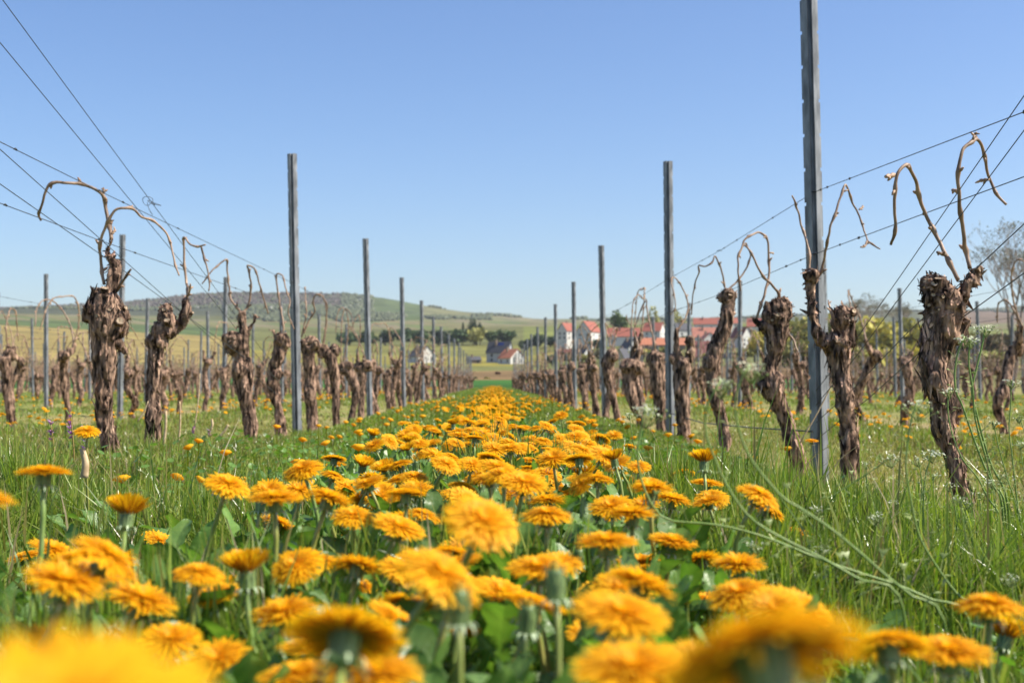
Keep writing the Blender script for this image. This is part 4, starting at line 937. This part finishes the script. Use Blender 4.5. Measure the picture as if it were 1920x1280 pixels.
# ------------------------------------------------------------------ shepherd's purse and other weeds
def floret(mb, c, r):
    nv = Vector((random.gauss(0, .5), random.gauss(-.2, .5), 1)).normalized(); q = np.array(Vector((0, 0, 1)).rotation_difference(nv).to_matrix()); a0 = random.random() * 3
    for k in range(4):
        a = a0 + k * PI / 2; d = np.array([math.cos(a), math.sin(a), .25]); s = np.array([-d[1], d[0], 0]) * .42
        v = np.array([d * 0, d * .6 + s, d, d * .6 - s]) * r; mb.add(v @ q.T + c, np.array([[0, 1, 2, 3]]))
def weed(path, D, label, w=1.0, cl=44, pods=22, rad=.0016, podfrom=.35):
    pts = np.array([P(x, y, D + .0) for x, y in path]); g = pts[-1].copy()
    if g[2] > .03: g = np.array([g[0] + (pts[-1] - pts[-2])[0] * .4, D + .03, gz1(g[0], D)]); pts = np.vstack([pts, g])
    org = pts[-1].copy(); pts = pts - org; pts = pts[::-1]; root = thing('flowering_weed', label, 'weed', tuple(org), 0, 'white flowering weeds')
    p = smooth_path(pts, 40); mb = MB(); tube(mb, p, np.linspace(rad, rad * .6, 40) * w * (1.15 if D > 1.5 else .8), 6, (.85, 1, 1)); mb.build('stem', M_stem, root)
    fb = MB(); top = p[-1]
    for k in range(cl):
        a = random.uniform(0, 6.28); rr = (.016 if D > 1.5 else .011) * math.sqrt(random.random()) * w; c = top + np.array([rr * math.cos(a), rr * math.sin(a), random.uniform(-.004, .003) * w - rr * .25])
        floret(fb, c, random.uniform(.0011, .0018) * w * (1.45 if D > 1.5 else 1))
    fb.build('flower_cluster', M_white, root)
    pb = MB(); t, U, W = frames(p)
    for k in range(14): c = top + np.array([random.gauss(0, .006), random.gauss(0, .006), random.uniform(-.010, -.001)]) * w; sphere(pb, c, .0012 * w, None, 0, 0, 5, 4); tube(pb, [top - [0, 0, .016 * w], c], .0004, 3, None, False)
    for k in range(pods):
        s = podfrom + (.97 - podfrom) * k / max(pods, 1); i = int(s * 39); a = k * 2.4 + random.uniform(-.3, .3); d = U[i] * math.cos(a) + W[i] * math.sin(a) + t[i] * .45; d /= np.linalg.norm(d)
        L = random.uniform(.010, .016) * (1.25 - s * .55); e = p[i] + d * L; tube(pb, [p[i], (p[i] + e) / 2 - [0, 0, .0006], e], .00035, 3, None, False)
        b = np.cross(d, [0, 0, 1]); b /= np.linalg.norm(b) + 1e-9; q = .0068 * w * (1.2 - .5 * s); u = np.cross(b, d) * q * .22
        pb.add([e, e + d * q + b * q * .62, e + d * q * .84, e + d * q - b * q * .62, e + d * q * .6 + u], np.array([[0, 1, 4], [1, 2, 4], [2, 3, 4], [3, 0, 4]]))
    pb.build('seed_pods', M_pod, root); return root
weed(C('1210,763 1203,800 1195,850 1200,890 1209,919 1225,950 1248,973 1290,979 1334,982 1385,992 1439,1008 1500,1032 1551,1053 1620,1076 1682,1096 1750,1125 1814,1155'), 1.15, 'long weed stem arching left across the flowers to a white tuft', 1.2, 50, 20, .0015)
weed(C('1352,712 1343,728 1334,741 1324,765 1322,792 1324,815 1331,837 1340,858 1351,886 1376,932 1412,975 1470,1010 1540,1045 1610,1085 1690,1130'), 1.05, 'curving weed with left of two large blurred white flower heads', 1.0, 56, 16, .0017)
weed(C('1408,682 1392,705 1380,741 1378,765 1382,792 1389,818 1399,844 1414,870 1434,895 1468,933 1495,949 1558,991 1614,1037 1663,1080 1709,1116 1771,1168'), 1.0, 'curving weed with right of two large blurred white flower heads', 1.0, 56, 14, .0017)
weed(C('1720,752 1708,790 1701,840 1699,880 1709,942 1725,1008 1764,1073 1797,1116 1830,1150'), 1.25, 'blurred white-topped weed before the foot of the massive vine', 1.2, 30, 14, .0014)
weed(C('1808,630 1795,665 1790,705 1793,735 1804,759 1826,823 1847,877 1862,910 1880,960'), 1.9, 'sharp tall weed, left stem of the trio at right edge', 1.15, 34, 26, .0017)
weed(C('1820,633 1817,660 1817,687 1824,730 1829,787 1847,852 1862,905 1885,955'), 1.92, 'sharp tall weed, middle stem of the trio at right edge', 1.1, 26, 24, .0017)
weed(C('1848,610 1843,640 1836,670 1829,698 1822,733 1830,770 1840,810 1858,870 1890,950'), 1.94, 'tallest sharp weed, right stem of the trio at right edge', 1.2, 34, 26, .0017)
weed(C('1780,728 1777,760 1783,805 1804,859 1833,895 1850,930 1880,990'), 1.85, 'shorter weed bending right in front of the massive trunk', 1.0, 24, 20, .0014)
weed(C('1896,712 1895,760 1892,805 1898,859 1905,920 1908,980'), 1.9, 'straight weed with small grey-green top near right edge', .9, 20, 16, .0015)
weed(C('1748,845 1742,868 1736,888 1732,930 1731,990 1735,1040'), 1.9, 'short weed with cream flower head before the massive vine foot', 1.15, 34, 20, .0013)
weed(C('1672,852 1655,868 1630,885 1600,905 1560,930 1530,960'), 1.5, 'low weed leaning up-right with loose white flowers', 1.0, 20, 12, .0012)
for px, py, D, lab in [(1640, 966, 1.4, 'small pinkish white flower tuft in the grass right of centre'), (1800, 930, 1.5, 'blurred white tuft at the foot of the massive vine'), (1415, 1018, 1.2, 'small white tuft over the right end of the flower strip'), (1540, 1025, 1.3, 'small white tuft among crossing green stems'), (1895, 1078, 1.2, 'pale flower tuft low at the right edge'), (1912, 828, 1.9, 'white tuft half way up the right edge'), (1530, 950, 1.4, 'tiny white tuft near the drooping domed dandelion'), (1860, 900, 1.8, 'white flower tuft low among the trio of weeds'), (1180, 775, 2.4, 'tiny pale flower tuft in front of the right row')]:
    weed([(px, py), (px + 6, py + 45), (px + 20, py + 110), (px + 45, py + 190)], D, lab, .75, 22, 12, .0012)
for k in range(12):
    px = 1915 - 27 * k + random.uniform(-8, 8); py = random.uniform(770, 930) + k * 8; b = px + random.uniform(-10, 70); D = random.uniform(1.7, 2.3)
    weed([(px, py), (px + (b - px) * .25 + random.uniform(-8, 8), py + 60), (px + (b - px) * .6, py + 150), (b, py + 260)], D, 'thin green seed stem in right hand grass, %s counted from right edge' % ORD[k], .85, 10, 18, .0013, .1)
def nettle(px, py, D, label, h=.10):
    c = P(px, py, D); g = gz1(c[0], D); root = thing('dead_nettle', label, 'weed', (c[0], D, g), 0, 'purple flowering weeds'); H = c[2] - g
    mb = MB(); p = smooth_path(np.array([[0, 0, 0], [.01, 0, H * .5], [0, 0, H]]), 12); tube(mb, p, .0016, 5, (1.2, .7, .8)); mb.build('stem', M_stem, root)
    for k in range(10):
        z = H * (.45 + .055 * k); link('leaf', LM[5 + k % 3], root, (0, 0, z), (0, 0, k * 2.2), (.035,) * 3)
    fb = MB()
    for k in range(16): a = random.uniform(0, 6.28); strip(fb, (0, 0, H * random.uniform(.72, 1)), (math.cos(a), math.sin(a), .8), (0, 0, 1), .016, .0034, -.8, None)
    fb.build('flower_cluster', M_purple, root)
nettle(132, 772, 3.0, 'reddish weed with purple flowers before the shaggy left vine'); nettle(160, 800, 2.9, 'second purple flowering weed left of shaggy vine foot')
nettle(362, 800, 5.0, 'small purple flowering weed right of the forked vine'); nettle(392, 806, 5.1, 'small purple flowering weed nearer to the third left vine'); nettle(95, 790, 3.2, 'leafy weed with few purple flowers at left edge')
def stick(a, b, D, label, r=.004):
    p0, p1 = P(*a, D), P(*b, D); mb = MB(); p = smooth_path(np.array([p0, (p0 + p1) / 2 + [.004, 0, 0], p1]), 10); tube(mb, p, np.linspace(r, r * .7, 10), 7); tag(mb.build('dry_stalk', M_straw), label, 'stalk', 'dry stalks')
stick((306, 840), (311, 770), 4.6, 'pale dry stalk at the right foot of the forked vine', .006); stick((258, 790), (278, 752), 4.6, 'thin straw stalk leaning by the forked vine foot', .003)
stick((335, 830), (337, 752), 4.9, 'brown upright stalk right of the forked vine', .004); stick((365, 800), (375, 700), 5.4, 'long thin pale stalk between second and third left vines', .003)
stick((412, 818), (428, 796), 5.6, 'pale cut stick lying left of the third vine', .006); stick((158, 895), (154, 840), 2.2, 'scaly pinkish shoot in the grass at left', .007)
stick((396, 805), (397, 785), 5.3, 'short thick pale stub in the grass before third left vine', .006); stick((1500, 830), (1570, 700), 4.4, 'dark thin arching twig behind the tallest post', .003)

# ------------------------------------------------------------------ village and trees
def at(px, Y): return (px - VX) / F * Y
def tree(px, pyb, pyt, Y, wpx, col, label, cat='tree', group='trees of the valley', n=650, name='leafy_tree', conif=False):
    x = at(px, Y); g = gz1(x, Y); zb = (VY - pyb) / F * Y + CH; zb = min(zb, g) if abs(zb - g) < 15 else g; H = (VY - pyt) / F * Y + CH - g; W = wpx / F * Y / 2
    root = thing(name, label, cat, (x, Y, g), 0, group); rs = np.random.RandomState(int(px * 7 + Y) % 9999); mb = MB()
    tube(mb, [(0, 0, -1), (0, 0, H * .3), (rs.normal(0, .3), 0, H * .75)], [W * .09 + .1, W * .07 + .08, .05], 7)
    for k in range(4): a = rs.uniform(0, 6.28); tube(mb, [(0, 0, H * .3), (math.cos(a) * W * .4, math.sin(a) * W * .4, H * .6)], [W * .04 + .05, .04], 5)
    mb.build('trunk', M_trunkfar, root); cb = MB(); col = np.array(col)
    lobes = [(rs.normal(0, .30, 2) * W, rs.uniform(.38, .82) * H, rs.uniform(.35, .55)) for _ in range(9)]
    ls = W * .13 + .12
    for k in range(n):
        if conif: s = rs.rand(); z = H * (.12 + .86 * s); r = W * (1 - s) * rs.uniform(.4, 1) + .1; a = rs.uniform(0, 6.28); c = np.array([r * math.cos(a), r * math.sin(a), z])
        else:
            (o, z, q) = lobes[rs.randint(9)]; d = rs.normal(0, 1, 3); d /= np.linalg.norm(d); d *= rs.uniform(.55, 1.05); c = np.array([o[0] + d[0] * W * q * 1.25, o[1] + d[1] * W * q * 1.25, z + d[2] * H * .26])
            if c[2] < .06 * H: c[2] = .06 * H + rs.rand() * H * .2
        u = rs.normal(0, 1, 3); u /= np.linalg.norm(u); w = np.cross(u, rs.normal(0, 1, 3)); w /= np.linalg.norm(w); s1 = ls * rs.uniform(.6, 1.4)
        cb.add([c - u * s1, c - w * s1 * .7, c + u * s1, c + w * s1 * .7], np.array([[0, 1, 2, 3]]), col * rs.uniform(.7, 1.3))
    cb.build('crown', M_foliage, root, smooth=False); return root
G1, G2, G3, GY, GB, GO = (.055, .10, .028), (.085, .13, .035), (.035, .065, .022), (.42, .37, .06), (.14, .12, .055), (.29, .28, .07)
for i, (px, pyt, w, c) in enumerate([(655, 622, 46, G1), (690, 618, 42, G2), (722, 621, 40, G3), (757, 617, 44, G1), (790, 620, 40, G1), (822, 619, 44, G3), (858, 617, 44, G1), (893, 616, 48, GO), (928, 619, 44, G2), (952, 622, 36, G1), (984, 636, 30, G3), (1008, 628, 34, G3), (1032, 632, 34, G3), (1056, 634, 30, G3)]):
    tree(px, 648, pyt, 930 if px < 970 else 800, w, c, 'dark green hedgerow tree, %s from the left in the far hedge' % ORD[i], group='trees of the far hedgerow')
tree(888, 640, 598, 940, 26, G3, 'tall dark conifer rising out of the hedgerow', n=500, name='pine_tree'); tree(868, 640, 604, 945, 14, G3, 'small dark pointed conifer left of the taller one', conif=True, name='pine_tree'); tree(900, 640, 606, 942, 14, G3, 'small dark conifer right of the taller one', name='pine_tree')
tree(1164, 640, 582, 720, 46, G2, 'round fresh green tree above the village roofs'); tree(1228, 635, 576, 760, 36, GO, 'thin pale green tree behind the second right post', n=260); tree(1275, 635, 580, 760, 34, GO, 'thin pale green tree right of the second right post', n=260)
for i, (px, pyb, pyt, Y, w, c) in enumerate([(1210, 690, 655, 520, 44, GY), (1245, 688, 652, 540, 40, GO), (1120, 662, 636, 640, 30, G1), (1098, 690, 668, 520, 24, GO), (1195, 640, 618, 700, 22, G1), (1290, 650, 630, 640, 28, G2), (1350, 668, 640, 600, 34, GO), (1330, 650, 628, 690, 22, G1)]):
    tree(px, pyb, pyt, Y, w, c, 'bushy garden tree, %s among the village houses' % ORD[i], group='garden trees in the village', n=420)
for i, (px, pyt, w, c) in enumerate([(1035, 664, 26, G1), (1062, 660, 30, GB), (1092, 664, 30, GO), (1126, 655, 30, GB), (1142, 668, 26, G2), (1200, 664, 30, GB), (1226, 660, 30, G2), (1262, 662, 34, GO), (1300, 668, 30, GB), (1338, 662, 34, GO), (1396, 655, 34, GO), (1416, 640, 34, GY)]):
    tree(px, 700, pyt, 470, w, c, 'brownish green shrub, %s from the left before the village' % ORD[i], group='shrubs before the village', n=380, name='round_bush', cat='bush')
for i, (px, pyt, Y, w, c) in enumerate([(1440, 622, 420, 80, GY), (1490, 600, 430, 90, GO), (1530, 594, 440, 90, GY), (1580, 600, 430, 96, GO), (1625, 598, 440, 90, GY), (1665, 606, 420, 84, GY), (1705, 602, 430, 90, GO), (1745, 610, 420, 90, GY), (1800, 620, 410, 96, GO), (1850, 626, 400, 90, GB), (1905, 622, 400, 96, GB), (1500, 640, 360, 80, GO), (1560, 645, 350, 80, GY), (1620, 650, 350, 84, GO), (1700, 650, 350, 90, GY), (1780, 655, 350, 90, GB), (1870, 655, 350, 90, GO), (1960, 630, 380, 90, GB)]):
    tree(px, 700, pyt, Y, w, c, 'yellow green willow-like tree, %s of the band at right' % ORD[i], group='yellow green trees at right', n=900)
def bare_tree(px, pyt, Y, spread, label, seed, leafy=.0):
    rs = np.random.RandomState(seed); x = at(px, Y); g = gz1(x, Y); H = (VY - pyt) / F * Y + CH - g; W = spread / F * Y / 2; root = thing('bare_tree', label, 'tree', (x, Y, g), 0, 'bare trees at right'); tb = MB(); bb = MB(); ends = []
    def grow(p, d, L, r, lv):
        q = p + d * L * .5 + rs.normal(0, .06, 3) * L; e = q + (d + rs.normal(0, .12, 3)) * L * .5; tube(tb if lv == 0 else bb, [p, q, e], [r, r * .8, r * .62], 5 if lv < 3 else 3, None, False)
        if lv >= 6: ends.append(e); return
        for k in range(3 if lv < 4 else 2):
            a = rs.uniform(0, 6.28); sp = .42 if lv else .36; nd = d + np.array([math.cos(a) * W / H * 1.8, math.sin(a) * W / H * 1.8, rs.uniform(-.1, .25)]) * sp * 1.5; nd /= np.linalg.norm(nd); grow(e, nd, L * rs.uniform(.66, .82), r * .60, lv + 1)
    grow(np.array([0, 0, -1.]), np.array([0, 0, 1.]), H * .27, H * .016, 0); tb.build('trunk', M_trunkfar, root); bb.build('branches', M_twig, root)
    if leafy:
        cb = MB()
        for e in ends:
            for k in range(4):
                c = e + rs.normal(0, .5, 3); u = rs.normal(0, 1, 3); u *= leafy / np.linalg.norm(u); w = np.cross(u, rs.normal(0, 1, 3)); w *= leafy * .6 / (np.linalg.norm(w) + 1e-9); cb.add([c - u, c - w, c + u, c + w], np.array([[0, 1, 2, 3]]), np.array([.20, .19, .11]) * rs.uniform(.7, 1.3))
        cb.build('crown', M_foliage, root, smooth=False)
bare_tree(1905, 405, 250, 210, 'tall bare tree with fine twigs at the right edge', 3, .22); bare_tree(1960, 430, 260, 190, 'bare tree partly cut off by the right edge', 9, .22)
bare_tree(1655, 545, 640, 120, 'broad brown leafless tree above the band, left of thin post', 5, .34); bare_tree(1618, 552, 660, 90, 'smaller brown leafless tree left of the broad one', 6, .34); bare_tree(1700, 560, 650, 80, 'small leafless tree right of the broad brown one', 8, .34)

MW = {k: mat('wall_' + k, c, tuple(q * 1.08 for q in c), 2, .85) for k, c in {'white': (.56, .55, .51), 'grey': (.34, .36, .38), 'yellow': (.62, .47, .25), 'brown': (.20, .15, .11)}.items()}
MR = {k: mat('roof_' + k, c, tuple(q * 1.3 for q in c), 1.5, .8) for k, c in {'red': (.24, .072, .045), 'orange': (.33, .12, .06), 'maroon': (.16, .055, .045), 'dark': (.055, .055, .062), 'faded': (.30, .12, .08)}.items()}
M_win = mat('window_glass', (.03, .035, .045), (.05, .06, .07), 1, .15); M_panel = mat('solar_panel', (.015, .03, .12), (.03, .05, .2), 1, .2)
def house(px0, px1, pyb, pye, pyr, Y, rot, wall, roof, label, L=None, ridge='y', windows=2, name='house', panel=False, over=.35):
    """gable width W across local x when ridge='y' (gable faces the camera side), else ridge runs along x"""
    k = Y / F; span = (px1 - px0) * k; x = at((px0 + px1) / 2, Y); zb = (VY - pyb) * k + CH; he = (pyb - pye) * k; hr = (pye - pyr) * k; L = L or 9; c, s = abs(math.cos(rot)), abs(math.sin(rot))
    if ridge == 'y': W = max(4, (span - L * s) / max(c, .3))
    else: W = L; L = max(4, (span - W * s) / max(c, .3))
    root = thing(name, label, 'house' if name == 'house' else name, (x, Y, zb), rot + (0 if ridge == 'y' else PI / 2), 'village houses'); a, b = W / 2, L / 2; mb = MB(); D = -6.
    mb.add([(-a, -b, D), (a, -b, D), (a, b, D), (-a, b, D), (-a, -b, he), (a, -b, he), (a, b, he), (-a, b, he), (0, -b, he + hr), (0, b, he + hr)],
           [np.array([[0, 1, 5, 4], [1, 2, 6, 5], [2, 3, 7, 6], [3, 0, 4, 7]]), np.array([[4, 5, 8], [6, 7, 9]])]); mb.build('walls', MW[wall], root, smooth=False)
    rb = MB(); o = over; t = .22; sl = hr / a
    for sg in (-1, 1):
        e = (sg * (a + o), he - sl * o + .05); r = (0, he + hr + .05); v = [(e[0], -b - o, e[1]), (e[0], b + o, e[1]), (0, b + o, r[1]), (0, -b - o, r[1])]; v += [(p[0], p[1], p[2] + t) for p in v]
        f = np.array([[0, 1, 2, 3], [7, 6, 5, 4], [0, 4, 5, 1], [1, 5, 6, 2], [2, 6, 7, 3], [3, 7, 4, 0]]); rb.add(v, f if sg > 0 else f[:, ::-1])
    ro = rb.build('roof', MR[roof], root, smooth=False); cb = MB(); box(cb, (-a * .3 - .4, b * .2, he + hr * .6), (-a * .3 + .4, b * .2 + .8, he + hr + 1.1)); cb.build('chimney', MW['brown'], ro, smooth=False)
    for i in range(windows):
        for wy in ((he * .45,) if he < 4.5 else (he * .25, he * .68)):
            xx = -a * .5 + a * i / max(windows - 1, 1); wb = MB(); box(wb, (xx - .55, -b - .03, wy - .6), (xx + .55, -b + .1, wy + .7)); wb.build('window', M_win, root, smooth=False)
            yy = -b * .5 + b * i / max(windows - 1, 1); wb = MB(); box(wb, (a - .1, yy - .55, wy - .6), (a + .03, yy + .55, wy + .7)); wb.build('window', M_win, root, smooth=False)
            wb = MB(); box(wb, (-a - .03, yy - .55, wy - .6), (-a + .1, yy + .55, wy + .7)); wb.build('window', M_win, root, smooth=False)
    if panel:
        n = np.array([1, 0, 1 / sl]) ; pb = MB(); q = lambda u: (-(a * (1 - u)), he + hr * u + .36)
        (x0, z0), (x1, z1) = q(.58), q(.86); pb.add([(x0, -b * .45, z0), (x0, b * .1, z0), (x1, b * .1, z1), (x1, -b * .45, z1)], np.array([[0, 1, 2, 3]])); pb.build('solar_panel', M_panel, root, smooth=False)
    return root
r = math.radians
house(912, 962, 680, 660, 641, 575, r(60), 'grey', 'dark', 'grey house behind the orange roofed one, solar panel on its roof', L=11, panel=True)
house(934, 984, 682, 671, 655, 550, r(38), 'white', 'orange', 'white gabled house with orange roof between the two vine rows', L=8.5)
house(764, 818, 677, 668, 650, 560, r(35), 'white', 'dark', 'white gable with dark roof seen between posts of left row', L=9)
house(874, 902, 680, 675, 669, 560, r(15), 'brown', 'dark', 'low brown shed left of the orange roofed house', L=5, ridge='x', windows=1, name='shed')
house(1045, 1081, 638, 620, 606, 690, r(-38), 'white', 'red', 'leftmost red roofed house at the top of the village', L=9)
house(1080, 1129, 642, 622, 603, 680, r(-32), 'white', 'red', 'large red roofed house right of the leftmost upper one', L=12)
house(1138, 1202, 641, 631, 615, 690, r(-8), 'white', 'red', 'long red roofed house below the round green tree', L=10, ridge='x')
house(1204, 1250, 637, 621, 605, 690, r(-25), 'white', 'red', 'red roofed white house just left of second right post', L=10, ridge='x')
house(1194, 1286, 652, 647, 634, 610, r(-4), 'brown', 'orange', 'long low orange roofed shed in the middle of the village', L=10, ridge='x', name='shed')
house(1262, 1300, 633, 619, 606, 720, r(15), 'white', 'dark', 'white house with dark roof right of the second right post', L=9, ridge='x')
house(1298, 1350, 642, 632, 614, 680, r(-5), 'white', 'faded', 'faded red roofed house above the round white gable', L=10, ridge='x')
house(1314, 1344, 644, 636, 624, 640, r(10), 'white', 'faded', 'small bright white gable left of the slender curving vine', L=7)
house(1300, 1348, 618, 608, 596, 850, r(-10), 'white', 'red', 'red roofed house at the top right of the village', L=10, ridge='x')
house(1346, 1388, 614, 606, 596, 860, r(6), 'white', 'red', 'small red roof on the skyline behind the slender vine', L=10, ridge='x')
house(1372, 1410, 650, 632, 613, 640, r(30), 'white', 'maroon', 'tall white gable with maroon roof right of the slender vine', L=9)
house(1400, 1436, 626, 612, 597, 760, r(-15), 'white', 'red', 'red roofed house at the right end of the village', L=10, ridge='x')
house(1352, 1388, 696, 680, 662, 500, r(30), 'white', 'dark', 'low white gable with dark roof below the others', L=7)
house(1292, 1340, 690, 676, 640, 520, r(-8), 'brown', 'maroon', 'big dark maroon roof left of the slender vine', L=12, ridge='x')
house(1148, 1188, 700, 678, 654, 500, r(-28), 'yellow', 'dark', 'yellow gabled house with steep dark roof', L=7)
house(1164, 1200, 668, 652, 636, 600, r(25), 'white', 'dark', 'white gable with dark roof behind the yellow house', L=8)
house(1044, 1078, 690, 678, 655, 540, r(-8), 'white', 'maroon', 'white house with dark red roof among right row vine tops', L=9, ridge='x')
house(1080, 1112, 682, 662, 648, 560, r(25), 'white', 'dark', 'tall plain white house right of the dark red roofed one', L=8)
house(1022, 1046, 692, 684, 678, 530, r(0), 'white', 'faded', 'tiny low white outbuilding at left end of the village', L=5, ridge='x', windows=1)
# small round tree in the brown field
tree(932, 712, 698, 330, 11, (.10, .045, .04), 'small round reddish bush in the brown field at alley end', 'bush', None, 260, 'round_bush')
tree(890, 716, 708, 240, 12, G1, 'low green bush left of the reddish round one', 'bush', None, 200, 'round_bush'); tree(912, 715, 708, 240, 10, GO, 'low pale bush between the green and reddish ones', 'bush', None, 200, 'round_bush')

# woodland on the hill
wd = MB(); rs = np.random.RandomState(77); ic = 0
for k in range(26000):
    Y = rs.uniform(2450, 3600); px = rs.uniform(-120, 1960); x = at(px, Y); z = gz1(x, Y); py = VY - F * (z - CH) / Y; nz = vnoise([[px / 60, Y / 220, 0]], 44)[0]
    if px < 700: ok = Y > 2950 - 250 * (px > 430) + 150 * nz or (px > 420 and nz > -.2)
    elif px < 840: ok = nz > .05 and not (690 < px < 800 and Y > 3050)
    elif px < 1080: ok = nz > .62
    else: ok = (Y > 3380) or nz > .45
    if not ok: continue
    s = rs.uniform(3.0, 5.6); dark = (px < 640 and Y > 3050)
    c = np.array([.10, .08, .058] if dark and rs.rand() < .75 else [.095, .115, .045]) * rs.uniform(.88, 1.12)
    if not dark and rs.rand() < .025: c = np.array([.30, .30, .24])
    sphere(wd, (x, Y, z + s * .35), (s, s, s * rs.uniform(.7, 1.0)), c, .4, k % 50, 6, 4)
tag(wd.build('woodland', M_foliage), 'woods and scrub covering the long hill on the horizon', 'woodland', None, 'stuff')

# ------------------------------------------------------------------ air
hz = MB(); box(hz, (-3800, -40, -8), (3800, 6100, 300)); M_hz = bpy.data.materials.new('haze'); M_hz.use_nodes = True; N = M_hz.node_tree.nodes; N.remove(N['Principled BSDF'])
pv = N.new('ShaderNodeVolumePrincipled'); pv.inputs['Color'].default_value = (.88, .92, 1, 1); pv.inputs['Density'].default_value = .00006; pv.inputs['Anisotropy'].default_value = .2
M_hz.node_tree.links.new(pv.outputs[0], N['Material Output'].inputs['Volume']); tag(hz.build('haze', M_hz, smooth=False), 'thin blue air over the valley', None, None, 'stuff')
